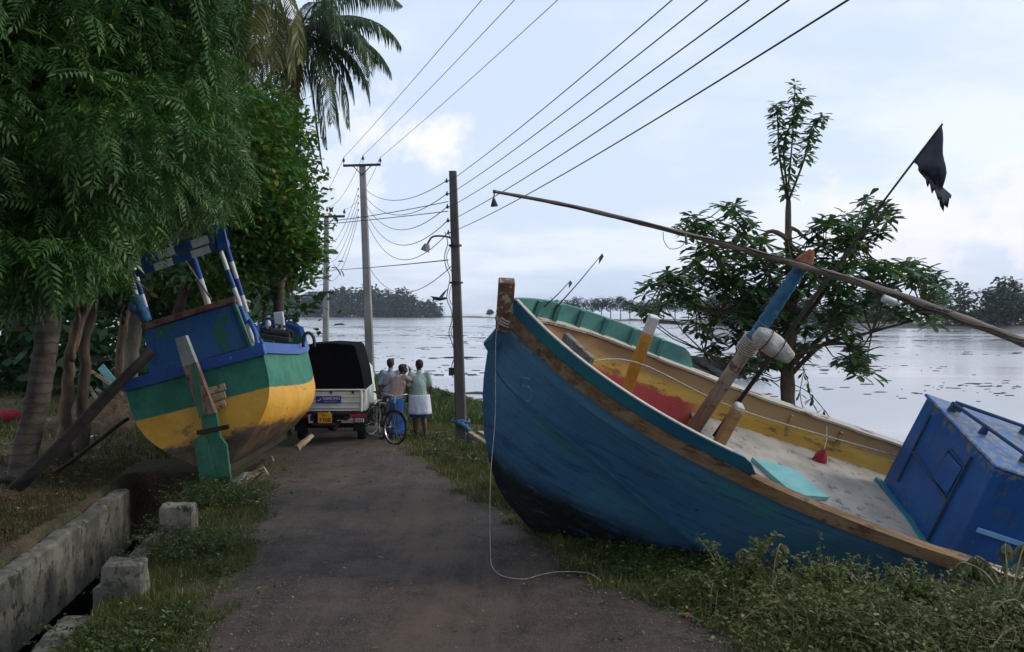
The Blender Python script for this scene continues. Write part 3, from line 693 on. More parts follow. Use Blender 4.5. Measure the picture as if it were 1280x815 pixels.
body = MB(); P = [(xt(DZ), -CY-.02, DZ), (CR, -CY-.02, DZ), (CR, CY+.02, DZ), (xt(DZ), CY+.02, DZ), (xt(CT), -CY+.03, CT), (CR, -CY+.03, CT), (CR, CY-.03, CT), (xt(CT), CY-.03, CT)]
body.add(P, [(3, 2, 1, 0), (4, 5, 6, 7), (0, 1, 5, 4), (1, 2, 6, 5), (2, 3, 7, 6), (3, 0, 4, 7)])
cab = body.build('cabin', cm, boat)
md = cab.modifiers.new('bevel', 'BEVEL'); md.width = .025; md.segments = 2
MB().box(((CF+CR)/2-.02, 0, CT+.02), (CR-CF+.03, CY*2-.02, .04), None, 1, .015).build('cabin_roof', cm, cab, smooth=35)
fx = lambda z: xt(z)-.012
trim = M['trim'] = pm('grimy_trim', s(30, 62, 110), s(50, 70, 84), 6, rough=.7, third=(s(84, 74, 56), .56))
def strip(a, b, wd=.03): MB().beam((fx(a[1]), a[0], a[1]), (fx(b[1]), b[0], b[1]), wd, .02, up=(0, 1, 0), bev=.003).build('door_frame', trim, cab)
strip((.62, .78), (.62, -.15), .035); strip((-.45, .80), (-.45, -.35), .05); strip((.62, .28), (-.45, .22), .03)
strip((-.02, .66), (-.02, .26), .025); strip((-.02, .66), (-.45, .64), .025)
MB().box((CF-.012, -.235, .45), (.02, .36, .34), None, 1, .004).build('window_panel', cm, cab)
MB().beam((CF-.0, -CY-.04, DZ+.07), (CF-.0, CY+.04, DZ+.07), .09, .05, bev=.01).build('coaming', M['tealblue'], cab)
MB().beam((CF+.14, -CY-.018, .20), (CR, -CY-.018, .20), .055, .016, up=(0, 1, 0), bev=.003).build('white_stripe', M['stripe'] if 'stripe' in M else pm('pale_blue_stripe', s(110, 160, 214), s(130, 176, 222), 6, bump=0), cab)
# roof hand rails
for (x0, y0), (x1, y1) in (((CF+.20, .62), (CR-.1, .62)), ((CF+.12, .55), (CF+.55, -.55))):
    MB().tube([(x0, y0, CT+.13), (x1, y1, CT+.13)], .022, 8).build('roof_rail', pm('rail_blue', s(30, 60, 100), s(44, 74, 110), 8), cab, 180)
    for f_ in (.03, .45, .95):
        MB().box((x0+(x1-x0)*f_, y0+(y1-y0)*f_, CT+.08), (.09, .05, .09), None, .8, .01).build('rail_foot', trim, cab)
MB().ell((CF+1.05, -CY+.0, .38), (.10, .02, .13), 20, 8).build('porthole', M['black'], cab)
# red float lashed to the far rib, numeral on the bow, ropes
# hull numeral
def textmesh(txt, size, m, name, parent, mat4, ext=.002, offset=0):
    cu = bpy.data.curves.new(name, 'FONT'); cu.body = txt; cu.size = size; cu.extrude = ext; cu.offset = offset; cu.align_x = 'CENTER'; cu.align_y = 'CENTER'
    to = bpy.data.objects.new(name, cu); COL.objects.link(to); dg = bpy.context.evaluated_depsgraph_get()
    me = bpy.data.meshes.new_from_object(to.evaluated_get(dg)); bpy.data.objects.remove(to); me.materials.clear()
    o = link(name, me, m, parent); o.matrix_local = mat4; return o
p5, n5 = hit(657, 487); px5, _ = hit(672, 487+3)
X5 = (px5-p5).normalized(); n5 = n5 if n5.dot(ray_local(BI, 657, 487)[1]) < 0 else -n5
Y5 = n5.cross(X5).normalized(); X5 = Y5.cross(n5).normalized()
def five():       # hand-painted outline numeral
    pts = [(.095, .13), (-.06, .125), (-.075, .02), (-.02, .04), (.05, .035), (.095, -.01), (.10, -.07), (.06, -.12), (-.02, -.135), (-.09, -.11)]
    return [Vector((x, y, .004)) for x, y in pts]
m5 = MB(); q5 = [p5+X5*v.x+Y5*v.y for v in five()]
prj = []
for v in q5:
    r_ = bvh.find_nearest(v); prj.append(r_[0]+n5*.004)
m5.tube(prj, .011, 5); m5.build('number_five', pm('faded_chalk_paint', s(150, 168, 176), s(84, 124, 150), 30, bump=0, lo=.3, hi=.5), boat)
fl = on(BI, 1025, 572, 2, DZ+.1)
rf = empty('net_float', mat=BM@Matrix.Translation(fl), label='dark red cloth bundle hanging at the far side of the blue boat deck', cat='cloth bundle')
fb = MB(); rw = []
for k in range(7):
    z = .12-.05*k; r0 = (.02, .055, .08, .09, .095, .08, .03)[k]; rw.append([(r0*math.cos(t)*(1+.2*math.sin(3*t+k)), r0*.7*math.sin(t), z) for t in np.linspace(0, 2*math.pi, 14, endpoint=False)])
fb.grid(rw, closed=True).build('cloth', M['clothred'], rf, 180)
MB().tube([(0, 0, .1), (.02, .1, .22), (.02, .25, .33)], .006, 5).build('tie', M['rope'], rf)
# mast prop (leaning post) with blue wrapping
mt = on(BI, 1004, 330, 1, 0.0); mbt = on(BI, 868, 535, 1, 0.0); mdir = (mbt-mt).normalized(); mbase = mbt+mdir*.45
MB().tube([mbase, mt+(mbt-mt)*.5, mt+(mbt-mt)*.1], [.082, .074, .064], 12).build('mast', M['mastwood'], boat, 180)
wr = MB(); n_ = 26; pp = []; rs = []
for k in range(n_+1): f_ = .02+.43*k/n_; pp.append(mt+(mbt-mt)*f_); rs.append(.072+.006*math.sin(k*2.1)+.004*k/n_)
wr.tube(pp, rs, 12).build('mast_wrapping', M['clothblue'], boat, 180)
lash = MB()
for k in range(7):
    c = mt+(mbt-mt)*(.44+.012*k); 
    lash.tube([c+Vector((math.cos(t)*.112, math.sin(t)*.096, .03*math.sin(t))) for t in np.linspace(0, 2*math.pi, 13)], .007, 5)
lash.build('lashing', M['rope'], boat, 180)
W = lambda v: BM@Vector(v)
mtw = W(mt)
# lashing of pole to mast: orange
ob = MB(); ax = (W(mt)-W(mbt)).normalized()
ob.tube([mtw-ax*.04, mtw+ax*.03, mtw+ax*.11, mtw+ax*.17], [.085, .095, .06, .03], 10)
o = ob.build('lashing_wrap', M['orange']); tag(o, 'orange-brown rope lashing binding the bamboo pole to the blue mast', 'lashing')
# long bamboo pole
bp = [px(616, 239, 10.9), px(700, 258, 10.95), px(850, 292, 11.0)]; jp = px(1003, 333, mtw.y-.1)
bp = [px(616, 239, mtw.y-.3), px(720, 259, mtw.y-.25), px(850, 291, mtw.y-.17), px(930, 312, mtw.y-.14), jp, px(1110, 365, mtw.y-.16), px(1280, 428, mtw.y-.3), px(1400, 480, mtw.y-.45)]
def dens(P, n):
    out = []
    for i in range(len(P)-1):
        p0 = P[max(i-1, 0)]; p1 = P[i]; p2 = P[i+1]; p3 = P[min(i+2, len(P)-1)]
        for k in range(n):
            t = k/n; out.append(.5*((2*p1)+(-p0+p2)*t+(2*p0-5*p1+4*p2-p3)*t*t+(-p0+3*p1-3*p2+p3)*t**3))
    return out+[P[-1]]
bpd = dens(bp, 10); rs = []
for i in range(len(bpd)):
    u = i/(len(bpd)-1); rs.append((.016+.036*u)*(1.14 if i % 4 == 0 else 1))
bpo = empty('bamboo_pole', jp, label='long thin bamboo pole slanting across the sky over the blue boat', cat='pole'); 
bpo_c = lambda P: [p-jp for p in P]
MB().tube(bpo_c(bpd), rs, 8).build('cane', M['bamboo'], bpo, 180)
cb = dens([px(700, 256, mtw.y-.3), px(850, 290, mtw.y-.22), jp+Vector((0, -.06, .03)), px(1110, 366, mtw.y-.24), px(1200, 400, mtw.y-.33), px(1290, 428, mtw.y-.4)], 8)
MB().tube(bpo_c([p+Vector((0, 0, .012*math.sin(i*1.3))) for i, p in enumerate(cb)]), .008, 5).build('cable', M['black'], bpo, 180)
MB().tube(bpo_c([px(618, 241, mtw.y-.32), px(617, 250, mtw.y-.32)]), .007, 5).build('hook_line', M['black'], bpo)
MB().tube(bpo_c([px(617, 248, mtw.y-.32), px(618, 258, mtw.y-.32)]), [.012, .04], 8).build('small_bell', M['black'], bpo)
th = [px(829, 290, mtw.y-.2), px(830, 301, mtw.y-.2), px(838, 311, mtw.y-.2), px(852, 308, mtw.y-.2), px(858, 297, mtw.y-.2)]
MB().tube(bpo_c(dens(th, 5)), .0035, 4).build('loose_thread', M['wire'], bpo)
MB().tube(bpo_c([px(857, 293, mtw.y-.22), px(858, 306, mtw.y-.22)]), .014, 5).build('peg', M['bamboo'], bpo)
# white bundle on the mast, bottle on the pole
cb_ = px(967, 432, mtw.y-.05)
bu = MB(); rw = []; dv = (px(986, 446, 1)-px(950, 420, 1)); dv = Vector((dv.x, 0, dv.z)).normalized(); pv = Vector((-dv.z, 0, dv.x))
for k in range(9):
    f_ = k/8; r0 = .125*math.sin(math.pi*min(max(f_, .03), .97))**.22*(1-.15*f_); c = cb_+dv*(f_-.5)*.46
    rw.append([c+(pv*math.cos(t)+Vector((0, 1, 0))*math.sin(t))*r0*(1+.10*math.sin(4*t+k*.8)) for t in np.linspace(0, 2*math.pi, 18, endpoint=False)])
bu.grid(rw, closed=True); bu.f.append(tuple(range(17, -1, -1))); bu.f.append(tuple(8*18+i for i in range(18)))
tag(bu.build('cloth_bundle', M['clothwhite'], smooth=180), 'rolled dirty white cloth bundle tied to the mast of the blue boat', 'cloth bundle')
for f_ in (-.10, .06): MB().tube([cb_+dv*f_+(pv*math.cos(t)+Vector((0, 1, 0))*math.sin(t))*.128 for t in np.linspace(0, 6.283, 15)], .006, 5).build('cord', M['darkwood'], bpy.data.objects['cloth_bundle'], 180)
b1 = empty('plastic_bottle', px(1113, 376, mtw.y-.2), label='small white plastic bottle hanging under the bamboo pole beside the leaves', cat='bottle')
dv = Vector((.93, 0, -.35))
MB().tube([-dv*.09, -dv*.085, dv*.05, dv*.075], [.03, .042, .042, .018], 12).build('bottle_body', M['plastic'], b1, 60)
MB().tube([dv*.075, dv*.105], .018, 10).build('cap', M['white'], b1)
# flag pole and flag
fp = empty('flag', W(on(BI, 893, 545, 1, .15)), label='tattered dark flag on a thin pole leaning out of the blue boat', cat='flag'); f0 = fp.location.copy()
Yf_ = mtw.y+.25
pt = [f0-f0, px(968, 440, Yf_)-f0, px(1062, 312, Yf_)-f0, px(1108, 247, Yf_)-f0, px(1178, 155, Yf_)-f0]
MB().tube(dens(pt, 6), [.026]*6+[.022]*6+[.018]*6+[.012]*7, 8).build('flag_pole', M['darkwood'], fp, 180)
rw = []
fa, fbp = px(1177, 156, Yf_), px(1142, 203, Yf_)           # hoist along the pole
for i in range(15):
    u = i/14; a = fa.lerp(fbp, u)
    end = px(1182-1.0*u, 262-u*22+(6*math.sin(i*2.3) if i % 2 else -8), Yf_)
    if u > .45: end = px(1174-(u-.45)*22, 258-(u-.45)*60+5*math.sin(i*3.), Yf_)
    row = []
    for j in range(13):
        v = j/12; p = a.lerp(end, v); p += Vector((.035*math.sin(v*5+u*7)*v+.012*math.sin(v*13), .06*math.sin(v*9+u*4)*v, -.03*math.sin(math.pi*v))); row.append(p-f0)
    rw.append(row)
MB().grid(rw).build('flag_cloth', M['flag'], fp, 180, solid=.004)
# two thin rods standing up behind the bow, with pennants
def rod(p0, p1, lab, th=.008):
    e = empty('marker_rod', p0, label=lab, cat='rod'); MB().tube([Vector((0, 0, 0)), (p1-p0)*.5+Vector((.01, 0, 0)), p1-p0], [th, th*.8, th*.5], 6).build('rod', M['wire'], e, 180)
    q = (p1-p0); MB().add([q*.93+Vector((0, 0, .0)), q*1.0, q*.97+Vector((.03, 0, -.02)), q*.90+Vector((.012, 0, -.06))], [(0, 1, 2, 3)]).build('pennant', M['flag'], e, solid=.004)
rod(W((.42, .55, ZR(.42)+.2)), px(713, 351, 12.1), 'short thin rod with a scrap of cloth above the far bulwark of the blue boat')
rod(W((.55, .62, ZR(.55)+.2)), px(753, 317, 12.1), 'taller slanting rod with a dark pennant at its tip above the blue bow')
# weathered boards laid outside the far rail
for i, (A_, B_, C_, D_) in enumerate((((823, 445), (866, 449), (905, 474), (868, 466)), ((866, 449), (900, 453), (931, 473), (905, 474)))):
    q = [px(x, y, Yd) for (x, y), Yd in zip((A_, B_, C_, D_), (14.3, 14.6, 14.2, 13.8))]
    c = sum(q, Vector())/4; e = MB().add([v for v in q], [(0, 1, 2, 3)]).build('weathered_board', M['greywood'], solid=.05)
    tag(e, ('wide grey weathered board lying beyond the far rail of the blue boat' if i == 0 else 'narrower grey board next to the wide one beyond the far rail'), 'board', 'boards beyond the far rail')
    MB().tube([px(885+i*22, 463, 14.3), Vector((px(885+i*22, 463, 14.3).x, 14.3, -.9))], .03, 6).build('stake', M['darkwood'], e)
# ropes
r0, _ = hit(621, 410)
st = W((0, -.02, .42)); gzr = gz(-.2, 10.6)
rp = [W((-.06, -.09, .42)), px(620, 420, 10.95), px(619, 520, 10.85), px(613, 600, 10.6), px(613, 690, 10.55)]
gl = lambda x, y: Vector((px(x, y, (EYE-.03)*F/(y-HY)).x, (EYE-.03)*F/(y-HY), 0))
tail = []
for x, y in ((616, 712), (628, 722), (655, 726), (675, 722), (700, 719), (735, 721), (752, 730)):
    q = gl(x, y); q.z = gz(q.x, q.y)+.045; tail.append(q)
tag(MB().tube(dens(rp+tail, 6), .004, 6).build('rope', M['rope'], smooth=180), 'pale rope hanging from the blue bow and trailing on the road', 'rope')
ru = [W((.05, 0, .55)), W((.6, -.45, .34)), W((1.45, -.05, .45)), W((3.0, .5, .12)), W((5.25, .8, .1))]
MB().tube(dens([Vector(BI@v) for v in ru], 6), .009, 5).build('inner_line', M['rope'], boat, 180)
lp = MB()
for k in range(3): lp.tube([W((.0+math.cos(t)*.13, math.sin(t)*.11, .40+.03*k+.02*math.sin(t))) for t in np.linspace(0, 2*math.pi, 15)], .012, 6)
ol = lp.build('rope_coil', M['rope'], smooth=180); tag(ol, 'rope wound round the post at the tip of the blue bow', 'rope')
# ------------------------------------------------------------------ left boat
rho = rad(14.5); ya = rad(1.0)
ax_x = Vector((-math.sin(ya), math.cos(ya), 0)); 
ax_y = Vector((-math.cos(rho)*math.cos(ya), -math.cos(rho)*math.sin(ya), -math.sin(rho)))
ax_z = ax_x.cross(ax_y)
LO = px(241, 456, 15.6); LM = frame_mat((ax_x, ax_y, ax_z), LO); LI = LM.inverted()
lb = empty('fishing_boat', mat=LM, label='green and yellow wooden boat propped under the trees on the left, stern to the camera', cat='fishing boat')
BT = [(0, 1.06), (.6, 1.12), (1.2, 1.15), (2, 1.18), (2.8, 1.17), (3.5, 1.08), (4.2, .95), (4.9, .82), (5.5, .45), (6.0, .14), (6.15, .03)]
ZT = [(0, .02), (.6, -.03), (1.2, -.07), (2, -.11), (2.8, -.10), (3.5, -.03), (4.2, .08), (5, .28), (6.15, .62)]
def lsect(x):
    b = it(x, BT); z = it(x, ZT); kz = -1.62 if x < 4.6 else -1.62+(x-4.6)**1.6*.8
    f_ = min(1, b/1.1); kz = min(kz, z-.2)
    H = z-kz
    g = min(1, x/1.0); q = lambda u, v: b*(u+(v-u)*g)
    return [(b, z), (b*1.0, z-.12*H), (b*.995, z-.28*H), (q(.96, .985), z-.42*H), (q(.86, .96), z-.56*H), (q(.68, .86), z-.70*H), (q(.44, .62), z-.84*H), (q(.20, .32), z-.95*H), (.04*min(1, b/.3), kz)]
def smooth_row(P, n=3):
    V = [Vector((b, 0, z)) for b, z in P]; return [(v.x, v.z) for v in dens(V, n)]
xs_ = list(np.arange(0, 6.15, .22))+[6.15]
rows = []; att = []
for x in xs_:
    S_ = smooth_row(lsect(x)); rows.append([(x+.10*max(0, (1-x))*(z/1.6), b, z) for b, z in S_]+[(x+.10*max(0, (1-x))*(z/1.6), -b, z) for b, z in reversed(S_)])
    d = [S_[0][1]-z for b, z in S_]; att += d+d[::-1]
mb = MB().grid(rows); n_ = len(rows[0]); 
# planked transom as a fan of strips with the same heights
hlf = n_//2
for j in range(hlf-1):
    mb.f.append((j, j+1, n_-2-j, n_-1-j))
def hull_left():
    t = NT('green_yellow_hull_paint'); dr = t.attr('drop')
    j = t.math('ADD', dr, t.math('MULTIPLY', t.math('SUBTRACT', t.noise(5, 5, .7), .5), .05))
    g = t.mix(t.step(t.noise(3, 6, .7), .4, .6), s(24, 100, 80), s(40, 122, 96))
    y = t.mix(t.step(t.noise(2, 6, .7), .35, .65), s(208, 150, 36), s(222, 170, 66))
    y = t.mix(t.step(t.noise(4, 7, .8, off=(5, 1, 1), stretch=(.5, .5, 1.2)), .56, .66), y, s(150, 112, 64))
    br = t.mix(t.step(t.noise(3, 7, .75), .4, .6), s(66, 50, 38), s(108, 88, 64))
    c = t.mix(t.step(j, .62, .64), g, y)
    jj = t.math('ADD', dr, t.math('MULTIPLY', t.math('SUBTRACT', t.noise(2, 7, .8, stretch=(1, 1, 2)), .5), .45))
    c = t.mix(t.step(jj, 1.08, 1.20), c, br)
    c = t.mix(t.step(t.noise(22, 6, .8, off=(1, 2, 3)), .64, .68), c, s(70, 62, 50))
    t.color(c); t.rough(.6); t.bump(t.noise(26, 5, .7), .5, .008); return t.m
lh = mb.build('hull', hull_left(), lb, smooth=40, attr=('drop', att))
def bpaint(): 
    return pm('royal_blue_paint', s(20, 66, 140), s(34, 86, 160), 3, rough=.5, third=(s(120, 130, 150), .64))
M['royal'] = bpaint()
def strake(y0, sgn):
    rows = []
    for x in xs_:
        b = it(x, BT); z = it(x, ZT); rows.append([(x, sgn*(b-.05), z+.05), (x, sgn*(b+.035), z+.05), (x, sgn*(b+.045), z-.12), (x, sgn*(b-.02), z-.12)])
    m_ = MB().grid(rows, closed=True); m_.f.append((3, 2, 1, 0)); return m_.build('rub_strake', M['royal'], lb, smooth=40)
strake(0, 1); strake(0, -1)
b0_ = it(0, BT)
MB().beam((-.02, b0_+.045, -.05), (-.02, -b0_-.045, -.045), .165, .09, up=(1, 0, 0), bev=.01).build('transom_beam', M['royal'], lb, smooth=30)
# deck inside
MB().grid([[(x, -it(x, BT)+.05, -.12), (x, it(x, BT)-.05, -.12)] for x in np.arange(.05, 5.6, .3)]).build('deck', M['greywood'], lb, solid=.03)
# keel skeg and rudder
MB().beam((.02, 0, -1.66), (5.2, 0, -1.66), .10, .16, bev=.01).build('keel', M['darkwood'], lb)
rdr = empty('rudder'); rdr.parent = lb
lp_ = lambda x, y, d: on(LI, x, y, 0, d)
def poly_slab(pts, d, th, m, name, parent):
    P = [lp_(x, y, d) for x, y in pts]; P2 = [p-Vector((th, 0, 0)) for p in P]; n = len(P); mm = MB().add(P+P2, [tuple(range(n))[::-1], tuple(range(n, 2*n))]+[(i, (i+1) % n, n+(i+1) % n, n+i) for i in range(n)])
    return mm.build(name, m, parent)
M['rudgreen'] = pm('rudder_green', s(34, 92, 72), s(50, 114, 88), 5, rough=.65, third=(s(84, 92, 76), .6))
M['rudwood'] = pm('rudder_bare_wood', s(110, 84, 66), s(140, 120, 98), 7, rough=.85, third=(s(84, 52, 46), .52), bump=.6, stretch=(1, 1, .3))
M['rudgrey'] = pm('rudder_grey_head', s(120, 128, 122), s(142, 146, 138), 7, rough=.8, bump=.4)
poly_slab([(222, 423), (235, 419), (248, 452), (232, 458)], -.20, .14, M['rudgrey'], 'stock_head', rdr)
poly_slab([(232, 458), (248, 452), (272, 515), (253, 520)], -.21, .13, M['rudwood'], 'stock', rdr)
poly_slab([(253, 520), (272, 515), (277, 545), (285, 556), (291, 608), (272, 612), (258, 595), (246, 548), (256, 540)], -.20, .09, M['rudgreen'], 'blade', rdr)
poly_slab([(243, 549), (258, 543), (275, 612), (252, 604)], -.26, .06, M['rudgreen'], 'blade_plank', rdr)
poly_slab([(240, 457), (247, 455), (256, 520), (250, 522)], -.30, .05, M['rudgreen'], 'edge_batten', rdr)
for y0 in (487, 497, 508):
    MB().beam(lp_(258, y0+3, -.16), lp_(282, y0-4, -.12), .10, .045, up=(1, 0, 0), bev=.008).build('hinge_block', M['drift'], rdr)
MB().beam(lp_(246, 541, -.32), lp_(287, 533, -.30), .07, .05, up=(1, 0, 0), bev=.01).build('hinge_strap', M['darkwood'], rdr)
# cabin
lc = empty('cabin'); lc.parent = lb
XW = .95
c4p = [lp_(181, 414, XW), lp_(292, 379, XW), lp_(313, 432, XW), lp_(186, 468, XW)]
def hull_cab():
    t = NT('weathered_blue_cabin'); c = t.mix(t.step(t.noise(1.6, 6, .65), .40, .6), s(28, 84, 140), s(46, 96, 150))
    c = t.mix(t.step(t.noise(1.5, 5, .7, off=(3, 8, 5)), .54, .60), c, s(38, 104, 76)); c = t.mix(t.step(t.noise(18, 6, .8), .6, .64), c, s(120, 128, 124))
    t.color(c); t.rough(.7); t.bump(t.noise(30, 5, .7), .4, .006); return t.m
LCM = hull_cab()
bk = [p+Vector((1.6, 0, 0)) for p in c4p]; bk[1] = bk[1]+Vector((0, .22, 0)); bk[2] = bk[2]+Vector((0, .12, 0)); bk[0] = bk[0]+Vector((0, -.1, 0))
MB().add(c4p+bk, [(0, 3, 2, 1), (4, 5, 6, 7), (0, 1, 5, 4), (1, 2, 6, 5), (2, 3, 7, 6), (3, 0, 4, 7)]).build('cabin_wall', LCM, lc)
MB().beam(lp_(292, 379, XW-.03), lp_(314, 434, XW-.03), .05, .05, up=(1, 0, 0)).build('corner_post', M['rudgreen'], lc)
MB().beam(lp_(178, 409, XW-.05), lp_(294, 374, XW-.05), .09, .10, up=(1, 0, 0), bev=.01).build('roof_edge', pm('roof_edge_wood', s(120, 92, 78), s(96, 48, 42), 5, lo=.45, hi=.55, bump=.5, rough=.85), lc)
rf_ = [lp_(178, 405, XW-.1), lp_(294, 370, XW-.1)]; rf_ += [rf_[1]+Vector((1.85, .2, .0)), rf_[0]+Vector((1.85, -.1, 0))]
MB().add(rf_, [(0, 1, 2, 3)]).build('roof', M['greywood'], lc, solid=.04)
MB().beam(lp_(196, 422, XW-.02), lp_(196, 455, XW-.02), .03, .02, up=(1, 0, 0)).build('corner_batten', M['royal'], lc)
# striped gallows frame
def striped(nm, a, b, r, bands, first, parent, box=None):
    a = Vector(a); b = Vector(b)
    e = None
    for k in range(bands):
        p = a.lerp(b, k/bands); q = a.lerp(b, (k+1)/bands); m = M['royalf'] if (k+first) % 2 == 0 else M['white']
        if box: o = MB().beam(p, q, box[0], box[1], up=(1, 0, 0), bev=.005).build(nm if k == 0 else 'painted_band', m, parent if k == 0 else e)
        else: o = MB().tube([p, q], r, 10).build(nm if k == 0 else 'painted_band', m, parent if k == 0 else e, 60)
        if k == 0: e = o
    return e
M['royalf'] = pm('frame_blue', s(18, 62, 134), s(28, 78, 150), 4, rough=.5)
gf = lb
XF = .55
striped('frame_leg', lp_(268, 292, XF), lp_(317, 428, XF), .036, 6, 0, gf)
striped('frame_leg', lp_(276, 284, XF+.2), lp_(309, 390, XF+.5), .035, 5, 1, gf)
striped('frame_leg', lp_(156, 322, XF), lp_(181, 402, XF), .036, 3, 0, gf)
striped('frame_leg', lp_(167, 335, XF+.3), lp_(187, 400, XF+.5), .04, 4, 1, gf)
striped('frame_leg', lp_(239, 315, XF+.5), lp_(260, 380, XF+.9), .055, 2, 0, gf)
MB().tube([lp_(262, 258, XF), lp_(272, 300, XF)], .032, 8).build('frame_spur', M['white'], gf, 60)
MB().tube([lp_(256, 275, XF-.02), lp_(266, 286, XF-.02)], .03, 8).build('frame_spur', M['white'], gf, 60)
MB().tube([lp_(227, 319, XF+.2), lp_(264, 374, XF+.7)], .018, 6).build('brace', M['bamboo'], gf, 60)
striped('frame_beam', lp_(155, 333, XF-.05), lp_(282, 292, XF-.05), 0, 6, 1, gf, (.12, .06))
striped('frame_beam', lp_(170, 342, XF+.02), lp_(286, 303, XF+.02), 0, 5, 0, gf, (.11, .06))
MB().beam(lp_(158, 319, XF+.03), lp_(266, 282, XF+.03), .10, .05, up=(1, 0, 0)).build('frame_beam', M['greywood'], gf)
MB().beam(lp_(273, 280, XF-.08), lp_(280, 312, XF-.08), .16, .06, up=(1, 0, 0), bev=.01).build('frame_bracket', M['royalf'], gf)
mbx = MB()
for k, (x, y) in enumerate(((171, 376), (176, 386), (180, 395), (168, 384))):
    mbx.ell(lp_(x, y, XF-.05), (.09, .09, .11), 10, 7)
mbx.build('blue_cloth_knot', M['clothblue'], gf, 180)
MB().tube(dens([lp_(312, 400, XF), lp_(320, 420, .4), lp_(322, 436, .3)], 5), .035, 8).build('cloth_scrap', M['royalf'], gf, 180)
# things standing on the afterdeck
MB().beam(lp_(352, 424, 2.6), lp_(348, 390, 2.6), .16, .10, up=(1, 0, 0), bev=.01).build('side_post', M['plastic'], lb)
eng = empty('engine_winch', LM@(lp_(345, 426, 2.2)), label='small rusty winch and rope heap on the deck edge of the green boat', cat='winch'); eng.rotation_euler = (0, rad(8), 0)
MB().tube([(-.22, 0, .12), (.22, 0, .14)], .08, 10).build('drum', M['iron'], eng, 60)
MB().box((0, 0, .05), (.5, .25, .08), None, 1, .01).build('base_plate', M['iron'], eng)
mbx = MB(); r_ = random.Random(4)
for k in range(9):
    a = r_.uniform(0, 6); c = Vector((r_.uniform(-.25, .25), r_.uniform(-.1, .1), .1+r_.uniform(0, .12)))
    mbx.tube([c+Vector((math.cos(t+a)*.09, .05*math.sin(2*t), math.sin(t+a)*.08)) for t in np.linspace(0, 5.6, 10)], .014, 5)
mbx.build('rope_heap', M['darkwood'], eng, 180)
MB().ell((-.16, -.05, .26), (.05, .05, .08), 10, 8).build('white_float', M['plastic'], eng, 180)
MB().tube([(.0, 0, .1), (.04, 0, .28), (.13, 0, .24)], .015, 6).build('crank', M['iron'], eng, 60)
# loop of hose at the rim
h_ = [lp_(379, 434, 2.2), lp_(380, 420, 2.2), lp_(386, 416, 2.2), lp_(392, 422, 2.2), lp_(393, 434, 2.2)]
MB().tube(dens(h_, 5), .028, 8).build('mooring_loop', M['iron'], lb, 180)
# props on the port side
def pole_thing(name, a, b, ra, rb, m, label, cat, n=9, wob=.02):
    pts = []; r_ = random.Random(int(a[0]*100)); a = Vector(a); b = Vector(b)
    for k in range(7): pts.append(a.lerp(b, k/6)-a+Vector((r_.uniform(-wob, wob), r_.uniform(-wob, wob), r_.uniform(-wob, wob))))
    rs = [ra+(rb-ra)*k/6 for k in range(7)]; o = MB().tube(pts, rs, n).build(name, m, None, 180); o.location = a; tag(o, label, cat); return o
def onground(x, y, lift=0.0):
    for k in range(1):
        Y = 3
        for Y in np.arange(5, 80, .05):
            p = px(x, y, Y)
            if p.z <= gz(p.x, p.y)+lift: return p
    return px(x, y, 30)
pole_thing('prop_pole', onground(18, 614), px(190, 438, 15.3), .10, .075, M['darkwood'], 'thick dark timber propping up the left side of the green boat', 'prop')
pole_thing('prop_pole', onground(68, 592), px(160, 524, 15.9), .035, .03, M['darkwood'], 'thinner dark stick under the thick prop of the green boat', 'prop')
# broken timber and white splinters below the hull
def chunk(x, y, Y, w_, h2, d_, rz, rx, label, m='drift', seed=1):
    r_ = random.Random(seed); mm = MB(); rows = []
    for k in range(7):
        f_ = k/6; row = []
        for j in range(9):
            t = 2*math.pi*j/9; rr_ = .5*(1-.35*f_*f_)*r_.uniform(.7, 1.1); row.append((w_*(f_-.5), math.cos(t)*d_*rr_, math.sin(t)*h2*rr_))
        rows.append(row)
    mm.grid(rows, closed=True); mm.f.append(tuple(range(8, -1, -1))); mm.f.append(tuple(6*9+i for i in range(9)))
    o = mm.build('driftwood', M[m], smooth=30); p = px(x, y, Y); o.location = p; o.rotation_euler = (rx, rad(-30), rz); return tag(o, label, 'driftwood', 'broken timber under the green boat')
chunk(312, 600, 15.4, .55, .3, .25, .2, .3, 'pale splintered timber chock right of the green rudder foot', seed=3)
chunk(324, 583, 15.9, .5, .12, .2, -.1, .9, 'dark bark-covered branch lying across the splintered chock', 'bark', seed=5)
chunk(381, 552, 17.6, .38, .12, .12, .9, .1, 'small pale broken stub sticking out under the boat beside the truck', seed=8)
chunk(300, 606, 15.1, .4, .26, .22, 1.2, .5, 'grey rotten block between the rudder foot and the pale chock', 'greywood', seed=9)

# ------------------------------------------------------------------ truck
TX = px(411, 0, 20.5).x; tr = empty('pickup_truck', (TX, 20.5, gz(TX, 21)+.02), label='small white pickup with a black canvas canopy parked beyond the green boat, seen from behind', cat='truck')
tr.rotation_euler = (0, 0, rad(3))
hwT = .70
u_ = F/20.5
tz = lambda y: (EYE-(y-HY)/u_)-tr.location.z
zt, zb2 = tz(488), tz(514); print('tailgate z', zt, zb2, 'canopy', tz(431), 'ground', tz(553))
M['truckwhite'] = pm('truck_white_paint', s(190, 194, 188), s(208, 210, 204), 4, rough=.45, bump=.08, third=(s(140, 132, 118), .64))
tg = MB(); tg.box((0, 0, (zt+zb2)/2), (2*hwT-.06, .05, zt-zb2), None, 1, .008)
tgo = tg.build('tailgate', M['truckwhite'], tr, smooth=30)
for k in range(3): MB().box((0, -.032, zb2+.07+k*.11), (2*hwT-.12, .02, .025), None, 1, .006).build('tailgate_rib', M['truckwhite'], tgo)
